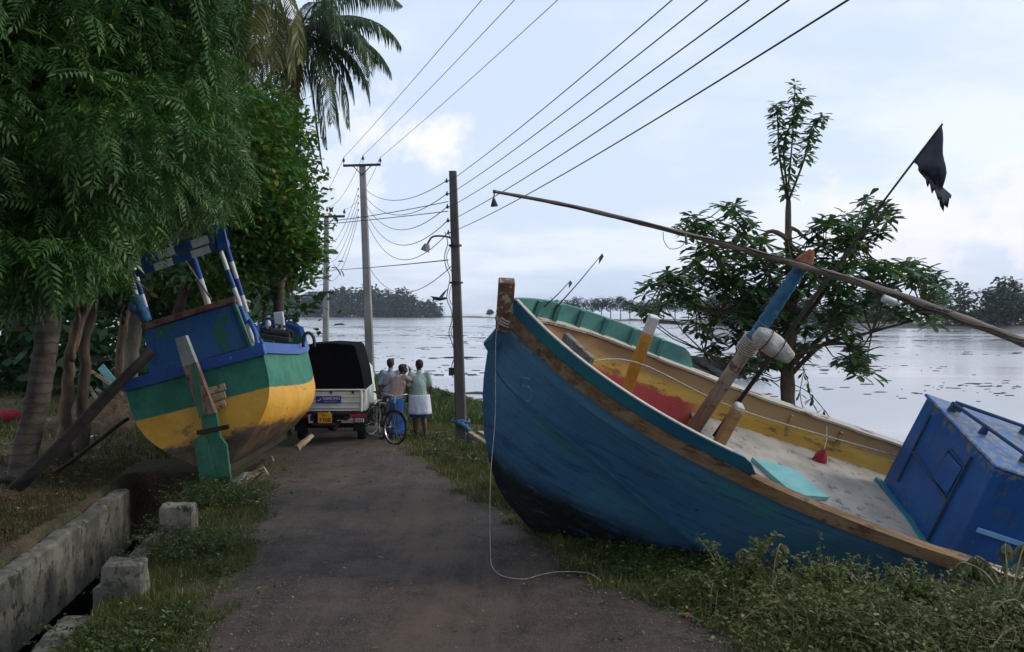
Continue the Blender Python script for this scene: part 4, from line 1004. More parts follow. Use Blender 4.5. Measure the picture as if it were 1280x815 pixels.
MB().tube([(-hwT, -.03, zt+.01), (hwT, -.03, zt+.01)], .02, 8).build('top_rail', M['truckwhite'], tgo, 60)
MB().tube([(hwT-.06, -.05, zt), (hwT-.06, -.05, zb2)], .025, 8).build('corner_rail', M['truckwhite'], tgo, 60)
for x in (-.45, .05, .48): MB().box((x, -.05, zt-.03), (.05, .03, .06), None, 1, .005).build('latch', M['iron'], tgo)
for x in (-.3, .1, .5): MB().box((x, -.04, zb2-.01), (.12, .04, .04), None, 1, .005).build('hinge', M['iron'], tgo)
for sg in (-1, 1): MB().box((sg*hwT, 1.0, (zt+zb2)/2), (.05, 2.0, zt-zb2), None, 1, .008).build('bed_side', M['truckwhite'], tr, smooth=30)
MB().box((0, 1.0, zb2+.02), (1.36, 2.0, .04)).build('bed_floor', M['iron'], tr)
cz = tz(431)
rows = []
for y, sc, dz in ((-.03, 1, 0), (.02, 1.0, .01), (.7, 1.0, -.01), (1.3, 1.01, .012), (2.0, 1, 0)):
    rows.append([(-hwT, y, zt-.02), (-hwT*.93, y, zt+.35), (-.52, y, cz-.06+dz), (-.46, y, cz+dz), (0, y, cz+.03+dz), (.46, y, cz+dz), (.52, y, cz-.06+dz), (hwT*.93, y, zt+.35), (hwT, y, zt-.02)])
cmB = MB().grid(rows); cmB.f.append(tuple(range(9))); cmB.f.append(tuple(4*9+i for i in range(8, -1, -1))); cmB.build('canopy', M['blackcloth'], tr, smooth=45)
MB().box((0, 2.65, .95), (1.40, 1.25, 1.0), None, .86, .08).build('cab', M['truckwhite'], tr, smooth=40)
MB().box((0, 3.31, 1.13), (1.2, .03, .4)).build('windscreen', M['black'], tr)
for y in (.2, 1.2, 2.6): MB().box((0, y, .5), (.7, .10, .10)).build('cross_member', M['black'], tr)
for sg in (-1, 1): MB().box((sg*.33, 1.6, .5), (.07, 3.2, .10)).build('chassis_rail', M['black'], tr)
MB().tube([(-.6, .62, .29), (.6, .62, .29)], .05, 8).build('axle', M['black'], tr)
MB().ell((0, .62, .30), (.14, .12, .12), 12, 8).build('differential', M['black'], tr, 180)
MB().tube([(.12, -.02, .30), (.12, .9, .34)], .03, 8).build('exhaust', M['iron'], tr)
def wheel(x, y, r, wd):
    rw = []
    prof_ = [(-wd/2, r*.62), (-wd/2, r*.9), (-wd*.36, r), (wd*.36, r), (wd/2, r*.9), (wd/2, r*.62)]
    for k in range(25):
        t = 2*math.pi*k/24; rw.append([(x+a, y+math.cos(t)*q, r+math.sin(t)*q) for a, q in prof_])
    o = MB().grid(rw).build('wheel', M['rubber'], tr, smooth=35)
    MB().tube([(x-wd*.3, y, r), (x+wd*.3, y, r)], r*.62, 20).build('rim', M['truckwhite'], o, 40)
for sg in (-1, 1):
    wheel(sg*.60, .62, .29, .16); wheel(sg*.60, 2.9, .29, .16)
    MB().box((sg*.58, .22, .40), (.24, .012, .36), None, 1, .003).build('mudflap', M['rubber'], tr)
MB().box((.03, -.02, zb2-.07), (.06, .05, .12)).build('bracket', M['truckwhite'], tr)
MB().box((.56, -.03, zb2-.09), (.30, .05, .075), None, 1, .01).build('tail_light', M['redlamp'], tr)
MB().box((.60, -.03, zb2-.18), (.18, .05, .08), None, 1, .01).build('reversing_lamp', M['plastic'], tr)
for k in range(4): MB().box((.535+.045*k, -.06, zb2-.18), (.012, .01, .07)).build('lamp_bar', M['iron'], tr)
MB().box((-.56, -.03, zb2-.09), (.30, .05, .075), None, 1, .01).build('tail_light', M['redlamp'], tr)
MB().box((0, .0, zb2-.035), (1.36, .05, .05)).build('rear_sill', M['iron'], tr)
# banner
bx = (395+426)/2; bw = 31/u_; bxl = px(bx, 0, 20.45).x-TX+.0
bn = MB().box((bxl, -.062, tz(499)), (bw, .006, 8.6/u_)).build('banner', pm('banner_blue', s(24, 40, 130), s(30, 50, 142), 5, rough=.4, bump=0), tgo)
RT = Matrix.Rotation(rad(90), 4, 'X')
textmesh('SAMSUNG', .076, M['plastic'], 'banner_lettering', bn, Matrix.Translation((bxl+.055, -.068, tz(497.9)))@RT@Matrix.Diagonal((.98, 1.0, 1, 1)), .001, .0012)
textmesh('ELECTRONICS', .03, M['plastic'], 'banner_small_print', bn, Matrix.Translation((bxl+.045, -.068, tz(501.6)))@RT@Matrix.Diagonal((1.3, .9, 1, 1)), .001)
sw = MB().tube(dens([Vector((bxl-.21, -.068, tz(499.5))), Vector((bxl-.20, -.068, tz(501))), Vector((bxl-.17, -.068, tz(499.5))), Vector((bxl-.15, -.068, tz(497.5)))], 4), .008, 5); sw.build('banner_swoosh', M['plastic'], bn, 180)
pxl = px(406, 0, 20.45).x-TX
pl_ = MB().box((pxl, -.05, tz(522)), (17.5/u_, .012, 13/u_), None, 1, .003).build('number_plate', M['amber'], tr)
textmesh('7708', .115, M['black'], 'plate_number', pl_, Matrix.Translation((pxl, -.059, tz(525)))@RT@Matrix.Diagonal((1.0, .9, 1, 1)), .001, .002)
textmesh('52 -', .07, M['black'], 'plate_prefix', pl_, Matrix.Translation((pxl, -.059, tz(518.6)))@RT, .001, .001)
MB().box((pxl, -.02, tz(530)), (.5, .04, .05)).build('rear_bar', pm('dark_red_bar', s(80, 26, 24), s(60, 24, 24), 6), tr)

# ------------------------------------------------------------------ bicycles
def bicycle(loc, heading, steer, lean, label, mcol):
    e = empty('bicycle', loc, label=label, cat='bicycle', group='bicycles beside the men'); e.rotation_euler = (lean, 0, heading)
    R_ = .335
    def wh(cx, name, st=0):
        w_ = empty(name); w_.parent = e; w_.location = (cx, 0, R_); w_.rotation_euler = (0, 0, st)
        tw = MB(); rows = []
        for k in range(33):
            t = 2*math.pi*k/32; rows.append([(math.cos(t)*(R_-.016+.019*math.cos(a)), .017*math.sin(a), math.sin(t)*(R_-.016+.019*math.cos(a))) for a in np.linspace(0, 2*math.pi, 9)[:-1]])
        tw.grid(rows, closed=True).build('tyre', M['rubber'], w_, 180)
        rm = MB(); rows = []
        for k in range(33):
            t = 2*math.pi*k/32; rows.append([(math.cos(t)*q, a, math.sin(t)*q) for a, q in ((-.013, R_-.033), (.013, R_-.033), (.010, R_-.05), (-.010, R_-.05))])
        rm.grid(rows, closed=True).build('rim', M['chrome'], w_, 40)
        spk = MB()
        for k in range(20):
            t = 2*math.pi*k/20; spk.tube([(math.cos(t+.25)*.02, .02*(-1)**k, math.sin(t+.25)*.02), (math.cos(t)*(R_-.045), 0, math.sin(t)*(R_-.045))], .0022, 4, False)
        spk.build('spokes', M['chrome'], w_); MB().tube([(0, -.05, 0), (0, .05, 0)], .02, 8).build('hub', M['iron'], w_, 60)
        mg = MB(); rows = []
        for k in range(15):
            t = math.pi*(.02+.80*k/14)if cx < .5 else math.pi*(.25+.6*k/14); rows.append([(-math.cos(t)*(R_+.03), a, math.sin(t)*(R_+.03-abs(a)*.3)) for a in (-.03, 0, .03)])
        mg.grid(rows).build('mudguard', mcol, w_, 180, solid=.003); return w_
    wh(0, 'wheel'); wh(1.06, 'wheel', steer)
    f = MB(); BBk = Vector((.44, 0, .29)); ST = Vector((.30, 0, .78)); HT = Vector((.90, 0, .80)); HB = Vector((.94, 0, .68)); RA = Vector((0, 0, R_)); FA = Vector((1.06, 0, R_))
    for a, b, r in ((BBk, ST, .016), (ST, HT, .014), (BBk, HB, .017), (HT, HB, .02)): f.tube([a, b], r, 8)
    for sg in (-1, 1):
        f.tube([BBk+Vector((0, sg*.03, 0)), RA+Vector((0, sg*.055, 0))], .009, 6); f.tube([ST, RA+Vector((0, sg*.055, 0))], .008, 6)
    f.build('frame', mcol, e, 60)
    fk = MB()
    for sg in (-1, 1): fk.tube([HB+Vector((0, sg*.03, -.02)), Vector((1.0, sg*.05, .5)), FA+Vector((0, sg*.055, 0))], .01, 6)
    fk.build('fork', mcol, e, 60)
    hbk = MB().tube(dens([Vector((.72, .27, .96)), Vector((.84, .25, .98)), Vector((.90, .12, .96)), Vector((.89, 0, .93)), Vector((.90, -.12, .96)), Vector((.84, -.25, .98)), Vector((.72, -.27, .96))], 4), .012, 7)
    hbk.tube([(.90, 0, .78), (.885, 0, .94)], .013, 7); hbk.build('handlebar', M['chrome'], e, 60)
    for sg in (-1, 1): MB().tube([(.69, sg*.27, .955), (.80, sg*.262, .975)], .018, 8).build('grip', M['rubber'], e, 60)
    sd = MB(); rows = []
    for k in range(7):
        u = k/6; wd_ = .11*(1-u)**.8+.025; rows.append([(.17+.27*u, math.sin(a)*wd_, .885+.02*math.cos(a)*(1 if math.cos(a) > 0 else 2)+.015*(1-u)) for a in np.linspace(0, 2*math.pi, 11)[:-1]])
    sd.grid(rows, closed=True); sd.f.append(tuple(range(9, -1, -1))); sd.f.append(tuple(60+i for i in range(10))); sd.build('saddle', M['black'], e, 50)
    MB().tube([ST, (.285, 0, .87)], .013, 7).build('seat_post', M['chrome'], e)
    rk = MB()
    for yy in (-.06, -.02, .02, .06): rk.tube([(-.22, yy, .72), (.22, yy, .74)], .006, 5)
    for sg in (-1, 1): rk.tube([(-.1, sg*.06, .72), (0, sg*.06, R_)], .006, 5)
    rk.tube([(-.22, -.07, .72), (-.22, .07, .72)], .006, 5); rk.build('carrier', M['chrome'], e)
    ck = MB().tube([(.44, -.07, .29), (.44, .07, .29)], .02, 8)
    ck.tube([(.44, -.07, .29), (.53, -.075, .16)], .010, 5); ck.tube([(.44, .07, .29), (.35, .075, .42)], .010, 5); ck.build('cranks', M['chrome'], e)
    for c in ((.53, -.12, .16), (.35, .12, .42)): MB().box(c, (.09, .08, .02)).build('pedal', M['rubber'], e)
    MB().tube([(.44+math.cos(t)*.09, -.05, .29+math.sin(t)*.09) for t in np.linspace(0, 2*math.pi, 17)], .006, 5).build('chainring', M['iron'], e)
    for zz in (.004,): MB().tube([(.44, -.05, .29+.09), (0, -.05, R_+.03)], .004, 4).tube([(.44, -.05, .20), (0, -.05, R_-.03)], .004, 4).build('chain', M['iron'], e)
    st_ = MB().tube([(.02, .07, R_), (-.03, .19, .01)], .009, 6); st_.build('stand', M['iron'], e); return e
B0 = onground(477, 551); C0 = onground(498, 556.5)
hd = math.atan2(C0.y-B0.y-.35, C0.x-B0.x)
bicycle((B0.x, B0.y, gz(B0.x, B0.y)+.03), hd, rad(28), rad(-4), 'old black bicycle with its front wheel turned, nearest the camera beside the men', M['black'])
A0 = onground(464, 547)
bicycle((A0.x, A0.y, gz(A0.x, A0.y)+.03), rad(68), rad(6), rad(5), 'second dark bicycle seen from behind, between the truck and the nearer bicycle', M['iron'])

# ------------------------------------------------------------------ people
def remesh(mb, voxel, name, m, parent, smooth_it=2):
    o = mb.build(name+'_raw', m); md = o.modifiers.new('r', 'REMESH'); md.mode = 'VOXEL'; md.voxel_size = voxel; md.use_smooth_shade = True
    if smooth_it: sm = o.modifiers.new('s', 'SMOOTH'); sm.factor = .5; sm.iterations = smooth_it
    dg = bpy.context.evaluated_depsgraph_get(); me = bpy.data.meshes.new_from_object(o.evaluated_get(dg)); bpy.data.objects.remove(o)
    me.name = name; me.materials.clear(); me.polygons.foreach_set('use_smooth', [True]*len(me.polygons)); return link(name, me, m, parent)
def hand(mb, wr_, dr, pn, curl=.5, sgn=1):
    """palm and five bent fingers; dr = pointing direction, pn = palm normal"""
    dr = dr.normalized(); pn = (pn-dr*pn.dot(dr)).normalized(); sd_ = dr.cross(pn).normalized()*sgn
    for k in (-1, 0, 1): mb.capsule(wr_+sd_*.020*k*.6, wr_+dr*.075+sd_*.022*k, .015, .013, 8)
    for k, L in enumerate((.062, .072, .068, .052)):
        b = wr_+dr*.078+sd_*(.033-.0215*k); d1 = (dr+pn*curl*.6+sd_*(.12-.08*k)).normalized(); m1 = b+d1*L*.55; d2 = (dr*.8+pn*curl*1.6).normalized(); mb.capsule(b, m1, .0085, .008, 7); mb.capsule(m1, m1+d2*L*.5, .008, .007, 7)
    b = wr_+dr*.02+sd_*.030; m1 = b+(dr*.5+sd_*.8+pn*.3).normalized()*.04; mb.capsule(b, m1, .011, .0095, 7); mb.capsule(m1, m1+(dr*.9+sd_*.25+pn*.4).normalized()*.032, .0095, .008, 7)
def person(loc, rz, H, J, clothes, label):
    e = empty('person', loc, label=label, cat='person', group='men standing by the water'); e.rotation_euler = (0, 0, rz); k = H/1.65; e.scale = (k, k, k)
    V = lambda t: Vector(t); b = MB(); 
    pel, chs, nk, hd_ = V(J['pelvis']), V(J['chest']), V(J['neck']), V(J['head'])
    b.ell(pel, (.155, .105, .12)); b.capsule(pel+V((0, 0, .04)), chs, .125, .14); b.ell(chs+V((0, 0, .04)), (.165, .10, .14))
    for sg, S in ((-1, 'L'), (1, 'R')):
        sh, el, wr2 = V(J['sh'+S]), V(J['el'+S]), V(J['wr'+S])
        b.capsule(chs+V((sg*.06, 0, .10)), sh, .07, .062); b.capsule(sh, el, .05, .038); b.capsule(el, wr2, .038, .025); hand(b, wr2, (wr2-el).normalized()+V(J.get('hd'+S, (0, 0, 0))), V(J.get('pn'+S, (0, 1, 0))), .5, -sg)
        hp_, kn, an = V(J['hp'+S]), V(J['kn'+S]), V(J['an'+S])
        b.capsule(pel+V((sg*.05, 0, 0)), hp_, .10, .095); b.capsule(hp_, kn, .088, .055); b.capsule(kn, kn.lerp(an, .35)+V((0, -.015, 0)), .055, .053); b.capsule(kn.lerp(an, .35)+V((0, -.015, 0)), an, .053, .034)
        ft = V(J.get('ft'+S, (0, 1, 0))); b.capsule(an+V((0, -.03, -.035)), an+ft*.09+V((0, 0, -.045)), .033, .03); b.capsule(an+ft*.07+V((0, 0, -.045)), an+ft*.155+V((0, 0, -.052)), .036, .022)
        for q in range(5): b.capsule(an+ft*.15+V(((q-2)*.016, 0, -.055)), an+ft*(.185-abs(q-1.5)*.006)+V(((q-2)*.018, 0, -.06)), .010, .008, 6)
    b.capsule(chs+V((0, -.01, .12)), nk, .06, .052); b.capsule(nk, hd_-V((0, 0, .05)), .052, .05)
    fd = V(J.get('face', (0, 1, 0))).normalized(); rt = V((fd.y, -fd.x, 0)).normalized(); up_ = rt.cross(fd)
    RM = Matrix((rt, fd, up_)).transposed()
    b.ell(hd_+RM@V((0, -.01, .025)), (.073, .092, .085), 18, 12, RM); b.ell(hd_+RM@V((0, .03, -.045)), (.052, .055, .062), 14, 10, RM)
    b.capsule(hd_+RM@V((0, .085, .012)), hd_+RM@V((0, .108, -.022)), .009, .014, 8)
    b.ell(hd_+RM@V((0, .082, -.055)), (.024, .012, .008), 10, 6, RM)
    for sg in (-1, 1): b.ell(hd_+RM@V((sg*.077, -.008, -.005)), (.010, .020, .032), 10, 8, RM); b.ell(hd_+RM@V((sg*.03, .076, .02)), (.012, .010, .006), 8, 6, RM)
    remesh(b, .0065, 'body', M['skin'], e, 1)
    for sg in (-1, 1): MB().ell(hd_+RM@V((sg*.03, .083, .010)), (.010, .006, .006), 8, 6, RM).build('eye', M['black'], e, 180)
    h = MB(); h.ell(hd_+RM@V((0, -.022, .042)), (.082, .094, .082), 18, 12, RM); h.ell(hd_+RM@V((0, -.05, -.005)), (.070, .058, .07), 14, 10, RM); h.ell(hd_+RM@V((.03, .02, .085)), (.05, .05, .035), 12, 8, RM)
    remesh(h, .011, 'hair', M['hair'], e, 1)
    sc = MB(); sc.capsule(pel+V((0, 0, J.get('shirt_low', -.02))), chs, .162, .158); sc.ell(pel+V((0, 0, .02)), (.178, .125, .12)); sc.ell(chs+V((0, 0, .05)), (.19, .125, .15))
    for sg, S in ((-1, 'L'), (1, 'R')):
        sh, el = V(J['sh'+S]), V(J['el'+S]); q = sh.lerp(el, clothes.get('sleeve', .75)); sc.capsule(chs+V((sg*.05, 0, .10)), sh, .082, .068); sc.capsule(sh, q, .064, .058)
    sc.capsule(chs+V((0, -.005, .15)), nk+V((0, -.01, -.03)), .08, .062)
    remesh(sc, .014, 'shirt', clothes['shirt'], e, 3)
    z0, z1, m, rw_ = clothes['wrap']; rows = []
    for q in range(12):
        u = q/11; z = z0+(z1-z0)*u; c = pel.lerp((V(J['anL'])+V(J['anR']))/2, max(0, min(1, (pel.z-z)/(pel.z-.07)))); row = []
        for j in range(40):
            t = 2*math.pi*j/40; fold = 1+(.055*math.sin(7*t+1+u)+.03*math.sin(13*t))*u; row.append((c.x+math.cos(t)*rw_[0]*(1+(rw_[2]-1)*u)*fold, c.y+math.sin(t)*rw_[1]*(1+(rw_[2]-1)*u)*fold, z))
        rows.append(row)
    MB().grid(rows, closed=True).build('sarong', m, e, 180, solid=.008)
    if 'under' in clothes:
        z0, z1, m, rw_ = clothes['under']; c = pel
        rows = [[(c.x+math.cos(t)*rw_[0]*(1+.04*math.sin(5*t)), c.y+math.sin(t)*rw_[1], z) for t in np.linspace(0, 2*math.pi, 36)[:-1]] for z in np.linspace(z0, z1, 4)]
        MB().grid(rows, closed=True).build('underskirt', m, e, 180, solid=.006)
    return e
def cl(a, b, n='cloth'): return pm(n, a, b, 4, rough=.9, bump=.8, bscale=9, dist=.03)
base = dict(pelvis=(0, 0, .90), chest=(0, .01, 1.17), neck=(0, .02, 1.42), head=(0, .04, 1.535), shL=(-.175, 0, 1.345), shR=(.175, 0, 1.345), elL=(-.235, -.02, 1.08), elR=(.235, -.02, 1.08), wrL=(-.23, .05, .85), wrR=(.24, .06, .85),
            hpL=(-.09, 0, .84), hpR=(.09, 0, .84), knL=(-.095, .02, .47), knR=(.095, .02, .47), anL=(-.10, -.01, .08), anR=(.10, -.01, .08))
def J_(**k): d = dict(base); d.update(k); return d
P1 = onground(524, 549.5)
person((P1.x, P1.y, gz(P1.x, P1.y)), rad(8), 1.64, J_(knL=(-.08, .02, .47), anL=(-.07, .04, .08), anR=(.13, -.03, .08), face=(-.35, 1, -.1), wrL=(-.24, .07, .86)),
       dict(shirt=cl(s(146, 166, 160), s(164, 182, 174), 'pale_green_shirt'), sleeve=.8, wrap=(.93, .53, cl(s(196, 206, 222), s(214, 220, 230), 'white_sarong'), (.215, .165, 1.08)), under=(.56, .47, cl(s(24, 60, 110), s(30, 74, 130), 'blue_underskirt'), (.19, .15))),
       'man in pale green shirt and folded white sarong, seen from behind, bare legs')
P2 = onground(494, 551)
person((P2.x-.03, P2.y+.25, gz(P2.x, P2.y)), rad(-25), 1.56, J_(chest=(.04, .06, 1.16), neck=(.08, .13, 1.39), head=(.10, .17, 1.50), shL=(-.13, .06, 1.32), shR=(.21, .08, 1.34), elL=(-.33, -.05, 1.09), wrL=(-.18, -.08, .94), elR=(.29, .24, 1.24), wrR=(.20, .30, 1.45), hdR=(-.1, .1, .4), pnR=(-1, 0, 0), face=(.5, 1, 0)),
       dict(shirt=cl(s(158, 136, 132), s(176, 152, 146), 'dusty_pink_shirt'), sleeve=.55, wrap=(.88, .12, cl(s(30, 88, 158), s(46, 108, 178), 'blue_sarong'), (.19, .15, 1.12))),
       'man in dusty pink shirt and long blue sarong, one hand raised to his face')
P3 = onground(483, 547)
person((P3.x, P3.y+.75, gz(P3.x, P3.y)), rad(4), 1.60, J_(elR=(.25, .05, 1.10), wrR=(.20, .16, .90), face=(.3, 1, 0)),
       dict(shirt=cl(s(136, 152, 172), s(154, 168, 186), 'light_blue_shirt'), sleeve=.9, wrap=(.9, .14, cl(s(52, 56, 66), s(70, 72, 80), 'dark_sarong'), (.20, .16, 1.1))),
       'man in light blue shirt farthest left, standing behind the bicycles')

# ------------------------------------------------------------------ utility poles
def upole(name, base, top, wb_, wt, m, label):
    e = empty(name, base, label=label, cat='utility pole', group='poles along the shore'); d = top-base
    rows = []
    for k in range(13):
        u = k/12; c = d*u-Vector((0, 0, .25 if k == 0 else 0)); h = (wb_+(wt-wb_)*u)/2; b = h*.25
        rows.append([c+Vector(v) for v in ((-h+b, -h, 0), (h-b, -h, 0), (h, -h+b, 0), (h, h-b, 0), (h-b, h, 0), (-h+b, h, 0), (-h, h-b, 0), (-h, -h+b, 0))])
    mm = MB().grid(rows, closed=True); mm.f.append(tuple(12*8+i for i in range(8))); mm.build('shaft', m, e, smooth=30); return e
def insul(e, p, r=.05, h=.16, pin=.0):
    p = Vector(p); mm = MB()
    if pin: mm.tube([p-Vector((0, 0, pin)), p], .012, 6)
    mm.tube([p, p+Vector((0, 0, h*.15)), p+Vector((0, 0, h*.3)), p+Vector((0, 0, h*.5)), p+Vector((0, 0, h*.55)), p+Vector((0, 0, h))], [r*.5, r, r*.5, r*1.15, r*.5, r*.35], 10)
    mm.build('insulator', M['insul'], e, 50)
def hv_pole(bx_, by_, tx_, ty_, Y, label, wpx):
    b = px(bx_, by_, Y); b.z = gz(b.x, b.y); t = px(tx_, ty_, Y); e = upole('utility_pole', b, t, wpx[0]*Y/F, wpx[1]*Y/F, M['pole'], label)
    T = t-b; s_ = Y/40.0; e['_t'] = 0; del e['_t']
    MB().beam(T+Vector((-.72*s_, -.12, -.02)), T+Vector((.72*s_, -.12, .02)), .09*s_, .09*s_, bev=.005).build('crossarm', M['iron'], e)
    for sg in (-1, 1): MB().beam(T+Vector((sg*.35*s_, -.13, -.03)), T+Vector((0, -.13, -.38*s_)), .035*s_, .03*s_, bev=.003).build('brace', M['iron'], e)
    tops = []
    for x in (-.70, .04, .70):
        p = T+Vector((x*s_, -.12, .12*s_+(.08*s_ if x == .04 else 0))); insul(e, p, .06*s_, .17*s_, .12*s_); tops.append(b+p+Vector((0, 0, .17*s_)))
    lv = []
    for q in range(5):
        f_ = (235+q*8.3-205)/270*8.3*s_
        p = T+Vector((-.14*s_-.0, -.14, -.95*s_-q*.27*s_)); insul(e, p, .035*s_, .09*s_); lv.append(b+p+Vector((.0, 0, .04)))
    MB().tube([T*.52+Vector((-.13*s_, 0, 0)), T*.52+Vector((.13*s_, 0, 0))], .14*s_, 8).build('clamp_band', M['iron'], e) if False else None
    return e, tops, lv
K = 2.6*F
Ym = 39.5
e_mid, top_mid, lv_mid = hv_pole(463.5, 476, 453, 207, Ym, 'tall pale concrete pole with three-insulator crossarm, behind the three men', (10.5, 7.5))
e_far, top_far, lv_far = hv_pole(407, 440, 408, 271, 61, 'more distant concrete pole with crossarm, rising beyond the truck canopy', (8, 5.5))
Yn = 21.2
bn_ = px(577, 551, Yn); bn_.z = gz(bn_.x, bn_.y)-.05; tn_ = px(566, 214, Yn)
e_near = upole('utility_pole', bn_, tn_, .235, .15, M['pole_dark'], 'dark concrete pole nearest the camera, left of the blue bow, without a crossarm')
lv_near = []
for q, y in enumerate((226, 242, 258, 275, 290)):
    f_ = (y-214)/(551-214); c = tn_.lerp(bn_, f_); p = c-bn_+Vector((-.13, -.03, 0)); insul(e_near, p+Vector((0, 0, -.04)), .035, .09)
    MB().tube([c-bn_+Vector((.05, -.03, 0)), p], .012, 5).build('bracket', M['iron'], e_near); lv_near.append(bn_+p)
for y in (306, 352): c = tn_.lerp(bn_, (y-214)/337)-bn_; MB().tube([c-Vector((0, 0, .02)), c+Vector((0, 0, .02))], .135, 12).build('band', M['iron'], e_near)
c = tn_.lerp(bn_, (462-214)/337)-bn_; MB().box(c+Vector((-.16, -.05, 0)), (.10, .10, .16), None, 1, .01).build('junction_box', M['iron'], e_near)
jj = []
for k in range(14): jj.append(px(556+3*math.sin(k*1.9)+k*.9, 290+k*14, Yn-.12)-bn_)
MB().tube(dens(jj, 3), .009, 5).build('down_cable', M['wire'], e_near, 180)
jj = [p+Vector((.06+.02*math.sin(i*2.), -.02, 0)) for i, p in enumerate(jj)]
MB().tube(dens(jj, 3), .007, 5).build('down_cable', M['wire'], e_near, 180)
sl_ = empty('street_lamp', px(568, 302, Yn-.1), label='small street lamp on a curved arm fixed to the near dark pole', cat='street lamp'); o_ = sl_.location.copy()
MB().tube(dens([px(567, 308, Yn-.12)-o_, px(564, 298, Yn-.15)-o_, px(552, 295, Yn-.25)-o_, px(541, 296, Yn-.35)-o_, px(536, 302, Yn-.4)-o_, px(534, 307, Yn-.4)-o_], 5), .02, 7).build('arm', M['iron'], sl_, 180)
MB().tube([px(534, 305, Yn-.4)-o_, px(532.5, 310, Yn-.4)-o_, px(531, 314, Yn-.4)-o_], [.05, .085, .09], 10).build('lamp_head', M['pole'], sl_, 50)
tag(MB().tube(dens([px(571, 528, Yn-.17), px(580, 532, Yn-.19), px(587, 541, Yn-.2), px(586, 551, Yn-.2), px(593, 556, Yn-.2)], 5), [.04+.03*math.sin(i*1.3)**2 for i in range(21)], 8).tube([px(576, 526, Yn) + Vector((math.cos(t)*.17, math.sin(t)*.17, .02*math.sin(3*t))) for t in np.linspace(0, 6.28, 14)], .03, 6).build('cloth', M['clothblue'], smooth=180), 'blue cloth tied round the foot of the near dark pole', 'cloth')
# thin distant pole
b = px(358, 420, 62); b.z = gz(b.x, b.y); upole('utility_pole', b, px(352, 338, 62), .26, .2, M['pole'], 'thin pale pole glimpsed under the foliage left of the truck')
def wire(P, r, sag, label, n=24, group='overhead power lines'):
    P = [Vector(p) for p in P]; a, b = P; pts = []
    for k in range(n+1): t = k/n; p = a.lerp(b, t); pts.append(p-a-Vector((0, 0, 4*sag*t*(1-t))))
    o = MB().tube(pts, r, 5).build('power_line', M['wire'], None, 180); o.location = a; tag(o, label, 'power line', group)
o5 = ['topmost', 'second', 'third', 'fourth', 'lowest']
for q, xe in enumerate((840, 884, 936, 986, 1060)):
    a = lv_near[q]+Vector((.12, 0, .03)); Ye = (a.z-EYE)/(HY/F)
    Ye = Ye*(1.0); m_ = Vector(((xe-640)/F*Ye, Ye, EYE+HY/F*Ye)); d = (m_-a); t_ = (-10-a.y)/d.y; b = a+d*t_
    sg = .34; tt = 1/t_; b.z += 4*sg*tt*(1-tt)/tt if True else 0
    wire((a, b), .0065, sg, '%s of the five wires climbing right from the near dark pole' % o5[q], 40)
for q, xe in enumerate((602, 643, 697)):
    a = top_mid[q]; Ye = (a.z-EYE)/(HY/F); m_ = Vector(((xe-640)/F*Ye, Ye, EYE+HY/F*Ye)); d = m_-a; t_ = (-10-a.y)/d.y; b = a+d*t_
    sg = .3; tt = 1/t_; b.z += 4*sg*(1-tt)
    wire((a, b), .008, sg, '%s of three high wires climbing right from the crossarm of the tall pale pole' % ('left', 'middle', 'right')[q], 40)
    wire((top_mid[q], top_far[q]), .009, .5, '%s high wire between the crossarms of the two pale poles' % ('left', 'middle', 'right')[q])
for q in range(5):
    wire((lv_near[q], lv_mid[q]+Vector((.25, 0, 0))), .009, .42+.15*q, '%s of five sagging wires between the near dark pole and the tall pale pole' % o5[q])
    wire((lv_mid[q], lv_far[q]), .009, .9+.13*q, '%s of five wires sagging from the tall pale pole to the distant one' % o5[q])
wire((px(564, 333, Yn), px(461, 333, Ym)), .009, .75, 'lowest drooping wire between the near and tall poles, below the others')
wire((px(560, 325, Yn), px(395, 338, 58)), .012, .05, 'nearly straight thicker cable crossing low from the near pole to the left')
wire((px(560, 252, Yn), px(300, 282, 32)), .009, .15, 'thin cable running left from the near pole into the foliage')
wire((px(560, 264, Yn), px(290, 288, 32)), .009, .05, 'straighter thin cable just below the one running into the foliage')
# bird
bd = empty('bird', px(549, 374, 30), label='dark bird gliding low over the water beside the near pole', cat='bird')
MB().tube([(-.20, 0, .0), (-.12, 0, .01), (0, 0, 0), (.12, 0, .02), (.19, 0, .03), (.24, 0, .03)], [.01, .035, .05, .045, .032, .008], 8).build('body', M['flag'], bd, 180)
for sg, pts in ((1, [(.08, .0, .03), (.17, .12, .20), (.26, .2, .34), (.10, .18, .20), (-.04, 0, .02)]), (-1, [(.08, 0, .02), (-.05, -.15, .06), (-.24, -.3, .08), (-.14, -.15, .0), (-.06, 0, .0)])):
    MB().add(pts, [(0, 1, 2, 3, 4)]).build('wing', M['flag'], bd, solid=.008)
MB().add([(-.18, -.02, 0), (-.32, -.07, .0), (-.34, .05, -.01), (-.18, .02, 0)], [(0, 1, 2, 3)]).build('tail', M['flag'], bd, solid=.006)

